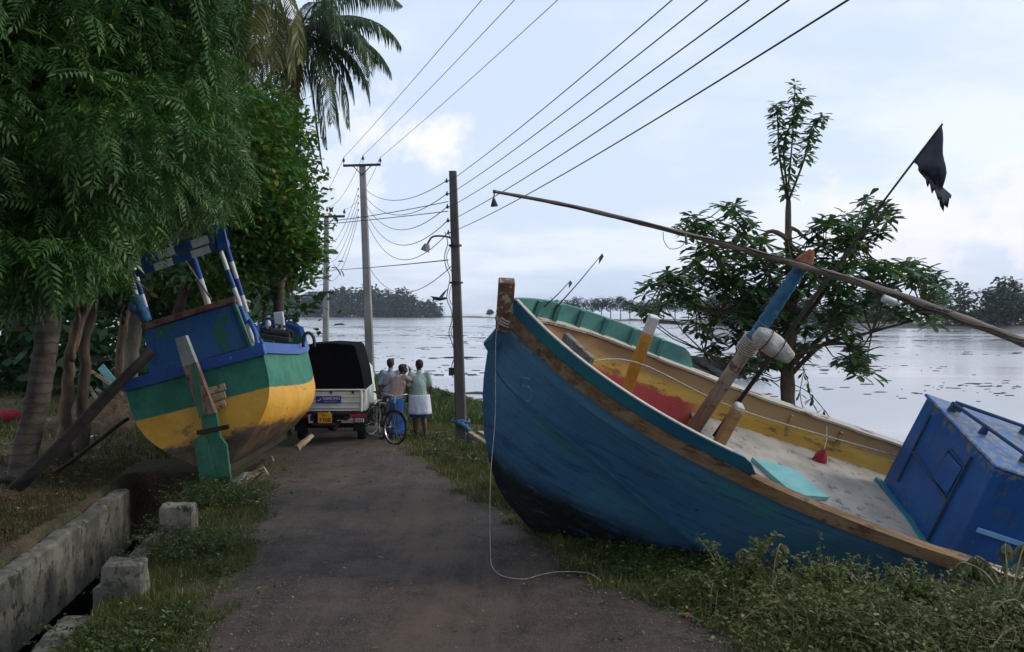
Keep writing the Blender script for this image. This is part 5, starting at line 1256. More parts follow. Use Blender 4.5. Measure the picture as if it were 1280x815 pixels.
# ------------------------------------------------------------------ trees
def limb(pts, r0, r1, seed, n=8, sub=5, wob=.03):
    P = dens([Vector(p) for p in pts], sub); r_ = random.Random(seed); m = len(P)
    P = [p+Vector((r_.uniform(-wob, wob), r_.uniform(-wob, wob), 0)) for p in P]
    return P, [(r0+(r1-r0)*i/(m-1))*(1+r_.uniform(-.08, .08)) for i in range(m)]
def tree(name, base, trunk, r0, r1, limbs, ells, n, per, tmpl, size, lm, bark, label, seed, cat='tree', el=(-1.1, .0), jit=.12, flare=1.5, group=None, twigs=0):
    e = empty(name, base, label=label, cat=cat, group=group); base = Vector(base); rng = np.random.default_rng(seed)
    mm = MB(); P, R = limb([Vector(q)-base for q in trunk], r0, r1, seed, 10); R[0] *= flare; R[1] *= 1+(flare-1)*.5; P[0].z -= .15
    mm.tube(P, R, 12)
    mm.build('trunk', bark, e, 180)
    for i, (pts, a, b) in enumerate(limbs):
        P, R = limb([Vector(q)-base for q in pts], a, b, seed+i+1, 8, 4); MB().tube(P, R, 9).build('limb', bark, e, 180)
    C, d = ell_points([(x-base.x, y-base.y, z-base.z, a, b, c) for x, y, z, a, b, c in ells], n, rng)
    V, Fq = leaves_at(C, per, tmpl, size, rng, el, jit); npmesh('crown', V, Fq, lm, e)
    tw = MB(); cen = np.array([q[:3] for q in ells])-np.array(base)
    for i in (range(0, n, max(1, int(1/twigs))) if twigs else []):
        c = C[i]; j = np.argmin(((cen-c)**2).sum(1)); k0 = cen[j]+(c-cen[j])*.25
        mid_ = (k0+c)/2+np.array([0, 0, .1]); tw.tube([k0, mid_, c], [.02, .012, .004], 4, False)
    if twigs: tw.build('twigs', bark, e, 180)
    return e
def E(x, y, Y, rx, ry, rz=None):
    """crown lobe placed where it hangs: centre given along a sight line, radii in metres"""
    p = px(x, y, Y); return (p.x, p.y, p.z, rx, ry, rz or rx)
# big neem overhanging the left of the road (trunk just out of the picture)
nb = (-7.9, 10.6, gz(-7.9, 10.6))
tree('neem_tree', nb, [nb, (-7.5, 10.5, 1.6), (-7.0, 10.4, 3.2), (-6.2, 10.3, 5)], .26, .15,
     [([(-7.1, 10.4, 3), (-6, 9.8, 4.2), (-4.4, 9.4, 4.8)], .12, .03), ([(-7.2, 10.4, 2.7), (-6.4, 11, 3.6), (-5.2, 11.6, 4.1)], .1, .03), ([(-6.6, 10.3, 4), (-5.6, 10.8, 5.2), (-4.3, 11, 5.9)], .1, .03)],
     [E(20, 130, 9.8, 1.2, 1.2, 1.1), E(130, 100, 10.5, .95, 1.1, .9), E(205, 50, 10.8, .7, 1.0, .75), E(55, 290, 8.8, .60, .8, .42), E(150, 205, 9.4, .55, .8, .42), E(215, 150, 9.8, .5, .7, .42), E(10, 0, 9.8, 1.4, 1.4, 1.0), E(-60, 220, 9, 1.1, 1.2, 1.1), E(110, -20, 10.5, 1.2, 1.2, .8), E(210, -50, 11, .8, 1.0, .7), E(100, 270, 9.6, .42, .6, .32), E(-20, 335, 8.6, .5, .6, .32), E(150, 255, 10.4, .35, .5, .25), E(130, 170, 8.6, .45, .5, .3), E(75, 330, 9.5, .4, .4, .25)],
     1050, 7, NEEM, (.22, .38), M['neem'], M['bark'], 'big neem tree whose feathery dark green crown overhangs the left of the picture', 41, el=(-1.2, .35), jit=.10)
for i, (bx2, by2, lobes2) in enumerate(((-6.6, 3.2, [(-4.6, 4.2, 7.6, 3.0, 2.8, 1.5), (-6.6, 3.2, 8.4, 3, 3, 1.8), (-2.6, 2.8, 8.2, 2.2, 2.2, 1.2), (-4.8, 7.6, 8.3, 2.6, 2.0, 1.4)]), (-5.8, -4.5, [(-3.2, -4.5, 7.6, 3.6, 3.4, 1.8), (-6, -4, 8.4, 3.4, 3.4, 2), (.4, -3.6, 8.0, 2.8, 2.8, 1.5)]), (6.2, -5.2, [(5.2, -4.6, 6.6, 3.6, 2.8, 2.2), (7.6, -2.6, 6.4, 2.8, 2.4, 2.2), (2.6, -6.2, 7.2, 2.8, 2.8, 1.8)]))):  # out-of-view trees added to shade the near road and the blue hull
    bb = (bx2, by2, gz(bx2, by2)); tree('neem_tree', bb, [bb, (bx2+.1, by2, 2), (bx2+.3, by2+.1, 4), (bx2+.5, by2+.1, 6.5)], .24, .14, [], lobes2, 650, 8, BROAD, (.28, .5), M['neem'], M['bark'], ('unseen neem tree beside the camera, its crown added over the road for shade', 'unseen neem tree added behind the camera, its crown shading the road', 'unseen neem tree added behind the camera on the river side for its shade')[i], 300+i, twigs=0)
bb = (-10.8, 11.5, gz(-10.8, 11.5)); tree('broadleaf_tree', bb, [bb, (-10.7, 11.4, 2), (-10.6, 11.3, 4), (-10.5, 11.2, 6.5)], .24, .14, [], [(-10.8, 12.5, 6, 2.2, 3.2, 3.6), (-10.4, 7.5, 5.6, 2.2, 2.6, 3.2), (-9, 9, 8.6, 2.4, 2.6, 1.5)], 700, 8, BROAD, (.28, .5), M['neem'], M['bark'], 'unseen leafy tree added left of the leaning palm to block the sky', 310, twigs=0)  # stands out of view, added to block skylight from the left
# lighter sprays in front
nb2 = (-6.4, 13.2, gz(-6.4, 13.2))
tree('neem_tree', (px(92, 545, 17.5).x, 17.5, 0), [px(80, 560, 17.5)*1, px(84, 500, 17.5), px(88, 440, 17.4), px(108, 380, 17.2), px(130, 300, 17)], .115, .075,
     [([px(88, 450, 17.4), px(96, 420, 17.3), px(98, 360, 17)], .07, .04), ([px(108, 380, 17.2), px(150, 330, 16.5), px(200, 280, 16)], .08, .03), ([px(130, 300, 17), px(180, 200, 16), px(230, 120, 15.5)], .09, .03)],
     [E(190, 160, 14.5, 1.3, 1.3, 1.2), E(225, 130, 15.5, 1.0, 1.2, 1.2), E(195, 40, 15.5, 1.2, 1.3, 1.2), E(110, 230, 15, 1.3, 1.2, .9), E(190, 225, 13.6, .5, .7, .30), E(50, 300, 16, 1.2, 1.1, .6), E(262, 200, 15, .6, .8, .5), E(130, 320, 15.5, .45, .6, .25), E(272, 245, 13.5, .26, .4, .18), E(235, 245, 14, .4, .5, .2), (-7, 16, 9.2, 3, 2.6, 1.2), (-5.2, 20, 10.6, 2.2, 2.6, 1.2)],  # last two lobes hang above the view, added to shade the green boat
     1050, 8, NEEM, (.26, .40), M['neem_b'], M['bark'], 'neem tree with reddish-brown forked trunk behind the dark boat prop', 43, el=(-1.25, -.1), jit=.12)
# broad-leaved trees behind the green boat
tree('broadleaf_tree', px(205, 520, 23)*1, [Vector((px(205, 0, 23).x, 23, 0)), px(212, 440, 23), px(225, 380, 23), px(250, 300, 23)], .16, .09,
     [([px(225, 380, 23), px(260, 330, 23), px(320, 300, 23)], .07, .03), ([px(250, 300, 23), px(290, 220, 23), px(330, 180, 23)], .07, .03)],
     [E(325, 235, 22, 1.1, 1.2, 1.2), E(345, 300, 23, .8, .9, .75), E(300, 175, 22, 1.2, 1.2, 1.1), E(325, 150, 23, .7, 1, .7), E(265, 290, 22, 1.3, 1.2, .9), E(262, 60, 24, .9, 1.2, 1.2), E(368, 295, 23, .6, .7, .5), E(385, 318, 23, .33, .4, .42), E(380, 215, 23.5, .22, .4, .3), E(350, 290, 22.5, .6, .7, .5), E(365, 320, 23, .5, .6, .5), E(375, 270, 23.5, .28, .5, .6), E(360, 175, 24, .45, .7, .9), E(255, 350, 24, 1.0, 1, .5), E(300, 322, 22.5, .6, .7, .4)],
     1500, 12, BROAD, (.13, .22), M['broad'], M['barkdark'], 'bright broad-leaved tree filling the gap between the striped frame and the palm', 47, el=(-1.0, .3), jit=.2)
tree('broadleaf_tree', (px(262, 0, 27).x, 27, 0), [(px(262, 0, 27).x, 27, 0), px(255, 440, 27), px(290, 380, 27), px(310, 300, 27)], .14, .08,
     [([px(290, 380, 27), px(240, 330, 27), px(200, 280, 27)], .06, .03)],
     [E(250, 300, 27, 2.0, 1.5, 1.4), E(330, 240, 27, 1.2, 1.2, 1.5), E(200, 360, 28, 1.7, 1.4, .9), E(150, 300, 27, 2, 1.5, 1.6), E(310, 345, 28, .65, .7, .5), E(350, 385, 30, .3, .4, .15)],
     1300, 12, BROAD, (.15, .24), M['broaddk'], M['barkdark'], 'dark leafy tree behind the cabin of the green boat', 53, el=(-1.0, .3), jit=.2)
# backdrop of the grove
ells = [(-14-6*i, 34+(i % 3)*5, 4+(i % 2)*2, 5, 4, 5) for i in range(10)]+[(-12-5*i, 46+(i % 3)*4, 3, 4, 3, 4) for i in range(12)]+[(-10.5-1.5*i, 30+i*.8, 1.2, 1.6, 1.5, 1.3) for i in range(10)]+[(-9.8, 33, 5, 1.8, 2, 2.4)]
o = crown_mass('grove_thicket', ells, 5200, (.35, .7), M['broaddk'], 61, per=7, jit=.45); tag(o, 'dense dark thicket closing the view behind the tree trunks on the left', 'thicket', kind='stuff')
def bare_trunk(bx_, by_, Y, pts, r0, r1, m, label, name='tree', seed=1, crown=True, rz=1.3):
    q = [px(x, y, Y) for x, y in pts]; b = Vector((q[0].x, Y, gz(q[0].x, Y))); q[0] = b
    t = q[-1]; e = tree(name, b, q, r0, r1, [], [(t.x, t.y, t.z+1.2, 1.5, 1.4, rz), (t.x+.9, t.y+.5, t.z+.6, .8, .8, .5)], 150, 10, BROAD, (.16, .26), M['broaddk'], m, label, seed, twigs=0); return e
bare_trunk(0, 0, 19, [(103, 552), (106, 480), (108, 420), (122, 360)], .12, .08, M['barkdark'], 'dark slender trunk just right of the forked neem trunk', seed=71)
bare_trunk(0, 0, 25, [(146, 500), (150, 450), (156, 400), (170, 340)], .13, .10, M['bark'], 'pale brown trunk behind the upper end of the dark prop', seed=72)
bare_trunk(0, 0, 24, [(166, 500), (164, 450), (172, 390), (196, 320)], .20, .14, M['barkpale'], 'thick pale trunk just left of the green boat cabin', seed=73)
bare_trunk(0, 0, 23, [(52, 560), (56, 500), (64, 450), (66, 400)], .09, .07, M['barkdark'], 'thin dark trunk between the leaning palm and the forked neem', seed=74)
bare_trunk(0, 0, 34, [(285, 470), (240, 390), (262, 330), (280, 290)], .10, .07, M['barkpale'], 'thin grey trunk seen through the striped frame', seed=75)
bare_trunk(0, 0, 36, [(228, 470), (222, 390), (224, 340), (215, 300)], .12, .07, M['barkdark'], 'dark trunk above the cabin roof of the green boat', seed=76)
# coconut palms
def frond_mesh(L, az, el0, droop, seed, fold=0.0, nst=56, wid=.85):
    r_ = random.Random(seed); V = []; Fq = []; p = Vector((0, 0, 0)); el_ = el0; pts = [p.copy()]; dirs = []
    n = nst
    for k in range(n):
        d = Vector((math.cos(az)*math.cos(el_), math.sin(az)*math.cos(el_), math.sin(el_))); dirs.append(d); p = p+d*(L/n); pts.append(p.copy()); el_ -= droop/n*(.5+1.2*k/n); el_ = max(el_, -1.45)
    def strip(P, W, up_):
        k0 = len(V)
        for q, w_ in zip(P, W): V.append(q-up_*w_); V.append(q+up_*w_)
        for i in range(len(P)-1): Fq.append((k0+2*i, k0+2*i+1, k0+2*i+3, k0+2*i+2))
    side_ = Vector((-math.sin(az), math.cos(az), 0))
    strip(pts[::3], [.028*(1-i/(n/3+1))+.004 for i in range(len(pts[::3]))], side_)
    strip(pts[::3], [.028*(1-i/(n/3+1))+.004 for i in range(len(pts[::3]))], Vector((0, 0, 1)))
    for k in range(int(n*.14), n):
        u = k/n; ll = wid*(math.sin(math.pi*min(1, .12+u*.88))**.55)*r_.uniform(.85, 1.1)
        for sg in (-1, 1):
            d = dirs[k]; dd = (side_*sg*(.85-fold)+d*(.55+.3*u)+Vector((0, 0, -.15-fold))).normalized(); a = pts[k]; m1 = a+dd*ll*.4; dd2 = (dd*.55+Vector((0, 0, -.85))).normalized(); m2 = m1+dd2*ll*.35; dd3 = (dd*.2+Vector((0, 0, -1))).normalized(); m3 = m2+dd3*ll*.3
            wv = d*.5+Vector((r_.uniform(-.2, .2), r_.uniform(-.2, .2), 0)); wv = wv.normalized()
            strip([a, m1, m2, m3], [.014, .028, .020, .003], wv)
    return V, Fq
def palm(base, pts, r0, r1, crown, fr, label, seed, group='coconut palms', L=4.2):
    e = empty('coconut_palm', base, label=label, cat='palm tree', group=group); base = Vector(base); r_ = random.Random(seed)
    P, R = limb([Vector(q)-base for q in pts], r0, r1, seed, 10, 6, .01); R[0] *= 1.4; MB().tube(P, R, 12).build('trunk', M['palmbark'], e, 180)
    c = Vector(crown)-base; MB().tube([c-Vector((0, 0, .5)), c, c+Vector((0, 0, .5))], [r1, r1*1.8, .06], 10).build('crown_heart', M['palmdead'], e, 180)
    for i, (az, el_, dr, Lf, mk) in enumerate(fr):
        V, Fq = frond_mesh(Lf, rad(az), rad(el_), dr, seed*50+i); V = np.array([tuple(v+c) for v in V]); npmesh('frond', V, Fq, M[mk], e)
    for k in range(6):
        a = k*1.05; MB().ell(c+Vector((math.cos(a)*.28, math.sin(a)*.28, -.30-.06*(k % 2))), (.12, .12, .15), 10, 8).build('coconut', M['palmyel'], e, 180)
    return e
# right-hand palm, crown at the top of the picture
pc = px(374, 38, 27)
fr = [(0, 28, 1.5, 3.0, 'palm'), (-4, 5, 1.25, 2.9, 'palm'), (3, -12, 1.35, 2.8, 'palm'), (-8, -34, 1.3, 3.0, 'palm'), (4, -50, .9, 3.1, 'palm'), (-5, -64, .7, 3.1, 'palm'), (10, -74, .4, 3.6, 'palm'), (8, -22, 1.2, 2.4, 'palm'),
      (175, 25, 1.8, 3.4, 'palm'), (180, -10, 1.5, 3, 'palm'), (200, -50, .8, 3, 'palmyel'), (240, -20, 1.6, 3.4, 'palmyel'), (270, 10, 2.2, 3.4, 'palm'), (300, 30, 2.0, 3.4, 'palm'), (330, 15, 1.9, 3.2, 'palm'), (60, 25, 1.8, 3.5, 'palm'), (90, 40, 1.6, 3.5, 'palm'), (120, 20, 1.8, 3.5, 'palm'), (225, -62, .5, 2.8, 'palmyel'), (150, 45, 1.5, 3.4, 'palm'), (30, 55, 1.4, 3.4, 'palm'), (320, -40, 1.0, 3.0, 'palm'), (260, -70, .3, 2.2, 'palmdead')]
bse = Vector((px(330, 0, 27).x, 28.5, 0))
palm(bse, [bse, bse+Vector((.1, -.2, 3)), bse+Vector((.5, -.8, 6.5)), pc], .17, .12, pc, fr, 'tall coconut palm whose fronds reach right over the sky at the top', 5)
pc2 = px(318, -60, 24); bse2 = Vector((px(296, 0, 24).x, 24, 0))
fr2 = [(a, e_, d_, 3.2, m_) for a, e_, d_, m_ in ((0, -15, 1.3, 'palm'), (20, 20, 1.6, 'palm'), (60, 30, 1.6, 'palm'), (100, 35, 1.6, 'palm'), (140, 15, 1.6, 'palm'), (180, 0, 1.6, 'palm'), (220, -10, 1.5, 'palm'), (260, -30, 1.1, 'palmyel'), (285, -45, .8, 'palmyel'), (310, -52, .8, 'palmyel'), (330, -40, 1.0, 'palmyel'), (345, -60, .5, 'palmyel'), (300, 10, 1.8, 'palm'), (240, -68, .4, 'palmdead'), (275, -72, .3, 'palmdead'))]
palm(bse2, [bse2, bse2+Vector((0, 0, 3)), px(306, 60, 24), pc2], .16, .12, pc2, fr2, 'coconut palm with yellowing fronds hanging at the top, left of the taller crown', 6)
# leaning palm trunk at far left
t3 = [onground(24, 604), px(38, 540, 15.6), px(52, 470, 15.7), px(62, 400, 15.8), px(80, 250, 16), px(110, 40, 16.2), px(125, -120, 16.4)]
palm(t3[0], t3, .20, .14, t3[-1], [(k*33, 20-(k % 3)*25, 1.6, 3.4, 'palm') for k in range(11)], 'leaning ringed palm trunk in the left foreground beside the dark prop', 7)
t4 = [onground(20, 486), px(22, 440, 33), px(16, 390, 33), px(10, 300, 33), px(5, 150, 33)]
palm(t4[0], t4, .33, .22, t4[-1], [(k*40, 10-(k % 3)*25, 1.6, 3.6, 'palm') for k in range(9)], 'thick pale palm trunk at the far left edge behind the leaning one', 8)
t5 = [onground(40, 480), px(37, 440, 35), px(28, 400, 35), px(18, 300, 35), px(10, 100, 35)]
palm(t5[0], t5, .28, .2, t5[-1], [(k*40+12, 10-(k % 3)*25, 1.6, 3.6, 'palm') for k in range(9)], 'second pale palm trunk bending left behind the leaning one', 9)
# small drooping palm seen through the gap
pc6 = px(336, 318, 31); b6 = Vector((pc6.x-.2, 31, 0))
palm(b6, [b6, b6+Vector((.05, 0, 1.5)), b6+Vector((.1, 0, 3)), pc6], .09, .07, pc6, [(k*27, -30-(k % 4)*13, .6, 1.1+.15*(k % 3), 'palmdead' if k % 3 == 0 else 'palm') for k in range(14)], 'small ragged palm hanging in the gap between the broad-leaved tree and the poles', 10, group='coconut palms')

# whorled-leaf tree on the bank behind the blue boat
YT = 14.6
def wt_tree():
    bt = px(984, 0, YT); base = Vector((bt.x, YT, gz(bt.x, YT))); e = empty('whorled_leaf_tree', base, label='young tree with whorled glossy leaves and one tall leafy shoot, behind the blue boat', cat='tree')
    r_ = random.Random(77); rng = np.random.default_rng(77)
    q = lambda x, y, d=0: px(x, y, YT+d)-base
    P, R = limb([Vector((0, 0, -.1)), q(984, 520), q(985, 450), q(990, 400), q(988, 340), q(985, 290), q(985, 250)], .12, .035, 3, 10, 5, .01); MB().tube(P, R, 10).build('trunk', M['bark'], e, 180)
    tips = []; mmb = []
    def branch(pts, a, b, name='limb'):
        P, R = limb(pts, a, b, len(mmb)+5, 8, 5, .012); mmb.append(1); MB().tube(P, R, 7).build(name, M['twig'], e, 180)
    mains = [([(985, 470), (930, 420), (870, 380), (830, 350)], .2), ([(987, 440), (930, 370), (890, 310), (870, 275)], -.5), ([(988, 400), (960, 340), (930, 290), (915, 265)], .5), ([(988, 420), (1040, 350), (1070, 300), (1090, 270)], -.3), ([(986, 460), (1050, 400), (1110, 360), (1150, 345)], .4), ([(986, 470), (1030, 430), (1090, 415), (1160, 395)], -.4), ([(985, 440), (950, 400), (900, 390), (880, 440)], -.6), ([(990, 380), (1020, 330), (1050, 330), (1060, 300)], .6), ([(985, 480), (1000, 440), (1060, 430), (1085, 455)], -.5), ([(986, 300), (990, 285), (1010, 300), (1030, 310)], .2), ([(985, 300), (960, 290), (940, 330), (900, 340)], 0)]
    for pts, d in mains: branch([q(x, y, d*i/3) for i, (x, y) in enumerate(pts)], .04, .012)
    # lobes of the crown; tips joined to the nearest main
    lobes = [(835, 360, 34, 22, 9), (815, 385, 18, 16, 4), (870, 285, 26, 20, 7), (915, 275, 24, 22, 7), (900, 330, 40, 28, 16), (870, 355, 36, 24, 10), (940, 330, 36, 34, 15), (960, 385, 38, 34, 16), (925, 390, 28, 24, 9), (1000, 335, 30, 30, 12), (1040, 320, 34, 34, 14), (1075, 285, 28, 24, 8), (1095, 262, 20, 18, 6), (1040, 370, 36, 28, 13), (1080, 350, 34, 28, 10), (1120, 340, 34, 22, 11), (1155, 350, 26, 20, 8), (1165, 385, 18, 26, 6), (1110, 385, 36, 18, 7), (1070, 300, 26, 22, 6), (915, 440, 28, 28, 8), (880, 400, 22, 22, 6), (950, 430, 26, 26, 8), (1000, 420, 26, 30, 8), (1045, 410, 24, 16, 5), (1080, 455, 18, 16, 4), (1065, 440, 20, 14, 4), (965, 460, 22, 18, 5), (1020, 290, 26, 20, 6), (1075, 440, 12, 20, 3)]
    allm = np.array([[(q(x, y, d*i/3)) for i, (x, y) in enumerate(pts)] for pts, d in mains]).reshape(-1, 3)
    tw = MB()
    for cx1, cy1, rx1, ry1, cnt in lobes:
        for _ in range(int(cnt*2.0)):
            a = r_.uniform(0, 6.28); rr_ = r_.random()**.5; x = cx1+math.cos(a)*rx1*rr_; y = cy1+math.sin(a)*ry1*rr_; dd = r_.uniform(-.9, .9)
            tip = q(x, y, dd); j = np.argmin(((allm-np.array(tip))**2).sum(1)); st_ = Vector(allm[j]); md_ = (st_+tip)/2+Vector((0, 0, -.06)); tw.tube([st_, md_, tip], [.012, .008, .005], 5, False); tips.append((tip, (tip-md_).normalized(), 1.0))
    tw.build('twigs', M['twig'], e, 180)
    def rosettes(T, name, n0=8, mat_='alst', ln=(.16, .25), elr=(-.8, .35)):
        pos, D, S_, U, sz = [], [], [], [], []
        for tip, dr, sc_ in T:
            ph = r_.uniform(0, 6.28); n_l = n0+r_.randint(-1, 2)
            for k in range(n_l):
                az = ph+2*math.pi*k/n_l+r_.uniform(-.15, .15); el_ = r_.uniform(*elr)
                d, sd_, u = axes(np.array([az]), np.array([el_]), np.array([r_.uniform(-.3, .3)])); pos.append(tip+Vector((0, 0, r_.uniform(-.05, .03)))); D.append(d[0]); S_.append(sd_[0]); U.append(u[0]); sz.append(r_.uniform(*ln)*sc_)
        V, Fq = stamp(OBOV[0], OBOV[1], np.array(pos), np.array(D), np.array(S_), np.array(U), np.array(sz)); npmesh(name, V, Fq, M[mat_], e)
    rosettes(tips, 'crown', 8, 'alst', (.19, .28), (-.6, .5))
    # tall shoot
    T = []; sh_ = MB()
    stems = [[(985, 290), (985, 240), (990, 180), (994, 105)], [(985, 255), (975, 200), (972, 150), (970, 130)], [(986, 250), (1005, 200), (1015, 160), (1028, 145)], [(985, 245), (980, 180), (998, 140), (1006, 122)]]
    for st_ in stems:
        P = dens([q(x, y, r_.uniform(-.1, .1)) for x, y in st_], 5); sh_.tube(P, [.018-.012*i/len(P) for i in range(len(P))], 6)
        for i, p in enumerate(P):
            if i >= 5:
                for _ in range(1): T.append((p, Vector((0, 0, 1)), .9-.25*i/len(P)))
    sh_.build('shoot', M['twig'], e, 180); rosettes(T, 'shoot_leaves', 10, 'palmlight', (.18, .27), (-.7, .3))
    # hanging spray at the base
    sp_ = MB(); T = []
    for st_ in ([(992, 440), (1008, 470), (1014, 500), (1022, 515)], [(1000, 430), (1005, 460), (1000, 490), (1004, 512)], [(990, 480), (1010, 490), (1030, 512), (1036, 520)]):
        P = dens([q(x, y, -.3) for x, y in st_], 4); sp_.tube(P, .006, 5); T += [(p, Vector((0, 0, 1)), .8) for p in P[5::3]]
    sp_.build('hanging_twigs', M['twig'], e, 180); rosettes(T, 'hanging_leaves', 4, 'palmlight', (.12, .18), (-1.3, -.5))
M['palmlight'] = leafmat('young_leaf', s(62, 96, 50), s(92, 124, 66), s(120, 140, 80), .35)
wt_tree()

# ------------------------------------------------------------------ low growth and litter
def grass(name, xy, h, wd, m, label, seed, lean=.35, cat='grass'):
    rng = np.random.default_rng(seed); n = len(xy); x, y = xy[:, 0], xy[:, 1]; z = gz_np(x, y)-.01; az = rng.random(n)*2*np.pi; H = rng.uniform(h[0], h[1], n); ln = rng.random(n)*lean*H*2
    W_ = rng.uniform(wd[0], wd[1], n); bz = rng.random(n)*2*np.pi; sx_, sy_ = np.cos(bz)*W_, np.sin(bz)*W_
    base_ = np.stack([x, y, z], 1); off = lambda k, f, w_: np.stack([x+np.cos(az)*ln*k+sx_*w_, y+np.sin(az)*ln*k+sy_*w_, z+H*f], 1)
    V = np.stack([off(0, 0, -1), off(0, 0, 1), off(.35, .6, .7), off(.35, .6, -.7), off(1, 1, .1), off(1, 1, -.1)], 1).reshape(-1, 3)
    Fq = (np.array([(0, 1, 2, 3), (3, 2, 4, 5)])[None]+np.arange(n)[:, None, None]*6).reshape(-1, 4); o = npmesh(name, V, Fq, m); tag(o, label, cat, kind='stuff'); return o
rng = np.random.default_rng(31)
def nz(x, y, f=1.0): return np.sin(x*2.1*f+1.3)+np.sin(y*1.7*f+x*.9*f)+np.sin((x-y)*3.3*f+.7)*.6
def scatter(n, x0, x1, y0, y1, ok, pow_=1.0):
    x = rng.uniform(x0, x1, n); y = y0+(y1-y0)*rng.random(n)**pow_; k = ok(x, y); return np.stack([x[k], y[k]], 1)
RLi = lambda y: np.interp(y, RL[:, 0], RL[:, 1]); RRi = lambda y: np.interp(y, RR[:, 0], RR[:, 1])
verge = scatter(90000, -5, -2, 6.5, 16, lambda x, y: (x > drain_x(y)+.25) & (x < RLi(y)+.12+.1*nz(x, y, 2)) & (nz(x, y, 1.7)+rng.normal(size=len(x))*.8 > -.5), 1.3)
grass('verge_grass', verge, (.03, .11), (.003, .006), M['grass'], 'short green grass on the verge between drain and road', 1)
lf = scatter(90000, -11, -4.4, 8, 18, lambda x, y: (x < drain_x(y)-1.38) & (nz(x, y, .9)+rng.normal(size=len(x))*.7 > -.2), 1.2)
grass('yard_grass', lf, (.03, .10), (.004, .007), M['grassdry'], 'thin dry grass under the trees beyond the drain wall', 2)
rv = scatter(150000, -3, 4.5, 6.5, 30, lambda x, y: (x > RRi(y)-.1+.12*nz(x, y, 2)) & (crest_dist(x, y) < 4.5) & (nz(x, y, 1.2)+rng.normal(size=len(x))*.9 > -.7), 1.2)
grass('bank_grass', rv, (.04, .14), (.004, .008), M['grass'], 'rough grass on the bank between the road and the water', 3)
rv = scatter(50000, -8, 1.5, 24, 45, lambda x, y: (x > RRi(y)) & (crest_dist(x, y) < 4.5), 1)
grass('bank_grass', rv, (.08, .25), (.01, .02), M['weed_g'], 'greener tufts at the water edge beyond the near pole', 4)
rv = scatter(60000, -2.2, 2.0, 8.4, 19, lambda x, y: (x > RRi(y)-.05+.08*nz(x, y, 2)) & (x < RRi(y)+1.1) & (nz(x, y, 2.2)+rng.normal(size=len(x))*.9 > -.9), 1)
grass('strip_grass', rv, (.03, .10), (.004, .007), M['grass'], 'strip of short grass between the road edge and the blue hull', 7)
lf2 = scatter(50000, -24, -5.5, 18, 42, lambda x, y: (x < RLi(y)-.2) & (nz(x, y, .5)+rng.normal(size=len(x))*.7 > -.1), 1)
grass('grove_grass', lf2, (.06, .2), (.01, .02), M['grass'], 'patchy grass in the grove behind the trunks', 6)
def weeds(name, xy, H, m, label, seed, leaf=(.025, .05), per=16, spread=.16, tm=BROAD):
    rng = np.random.default_rng(seed); n = len(xy); x, y = xy[:, 0], xy[:, 1]; z = gz_np(x, y); hh = H*rng.uniform(.35, 1.0, n); t = rng.random((n, per))**.7
    ax2, ay2 = rng.normal(size=n)*spread*2, rng.normal(size=n)*spread*2
    P = np.stack([x[:, None]+ax2[:, None]*t+rng.normal(size=(n, per))*.02, y[:, None]+ay2[:, None]*t+rng.normal(size=(n, per))*.02, z[:, None]+hh[:, None]*t*(1.25-.4*t)], -1).reshape(-1, 3)
    D, S_, U = axes(rng.random(len(P))*6.283, rng.uniform(-.6, .7, len(P)), rng.normal(size=len(P))*.4); V, Fq = stamp(tm[0], tm[1], P, D, S_, U, rng.uniform(leaf[0], leaf[1], len(P)))
    # stems: thin triangles turned into quads
    k0 = len(V); a = np.stack([x, y, z], 1); b = np.stack([x+ax2, y+ay2, z+hh*.85], 1); w_ = np.array([.003, 0, 0]); V2 = np.stack([a-w_, a+w_, b+w_*.5, b-w_*.5], 1).reshape(-1, 3); F2 = np.arange(4*n).reshape(-1, 4)+k0
    o = npmesh(name, np.vstack([V, V2]), np.vstack([Fq, F2]), m); tag(o, label, 'weeds', kind='stuff'); return o
def wh_(x, y):        # height of the weed bank at bottom right
    return np.clip((x-(1.5+(y-7.6)*.1))/1.1, 0, 1)*np.clip((y-7.55)/.7, 0.0, 1)*(.48-.27*np.clip((x-2.7)/1.2, 0, 1))+.06
pn = lambda x, y: np.sin(x*5.1+y*2.3)+np.sin(y*6.7-x*3.1+1)+.7*np.sin(x*11+y*9)
wx = scatter(8500, 1.2, 6.2, 7.35, 10.2, lambda x, y: (crest_dist(x, y) < .9) & (y < 10.2-.75*np.clip(x-1.6, 0, 1.4)) & (rng.random(len(x)) < np.clip((x-1.5)/1.3, .12, 1)) & (x > RRi(y)+.15) & (pn(x, y)+rng.normal(size=len(x))*.7 > -1.1), 1.0)
hh_ = wh_(wx[:, 0], wx[:, 1])*np.clip(.8+.28*pn(wx[:, 0], wx[:, 1])+rng.normal(size=len(wx))*.12, .3, 1.7)
weeds('roadside_weeds', wx, hh_, M['weed'], 'tangled olive-green creeping weeds in front of the blue boat', 14, leaf=(.018, .06), spread=.2)
wx = scatter(1500, .2, 2.2, 8.9, 12.3, lambda x, y: (x > RRi(y)+.35) & (crest_dist(x, y) < 1.3), 1.0)
weeds('roadside_weeds', wx, .16*np.ones(len(wx)), M['weed_g'], 'lower green weeds under the keel of the blue boat', 15)
wx = scatter(1500, -4.6, -2.9, 10.8, 15.6, lambda x, y: (x > drain_x(y)+.1) & (x < RLi(y)+.05) & (nz(x, y, 1.3) > -.6), 1.0)
weeds('verge_weeds', wx, .30*np.ones(len(wx)), M['weed_g'], 'dusty weeds on the verge at the foot of the green rudder', 16)
wx = scatter(900, -3.9, -2.6, 7.2, 10.5, lambda x, y: (x > drain_x(y)+.2) & (x < RLi(y)-.1) & (nz(x, y, 1.3) > 0), 1.0)
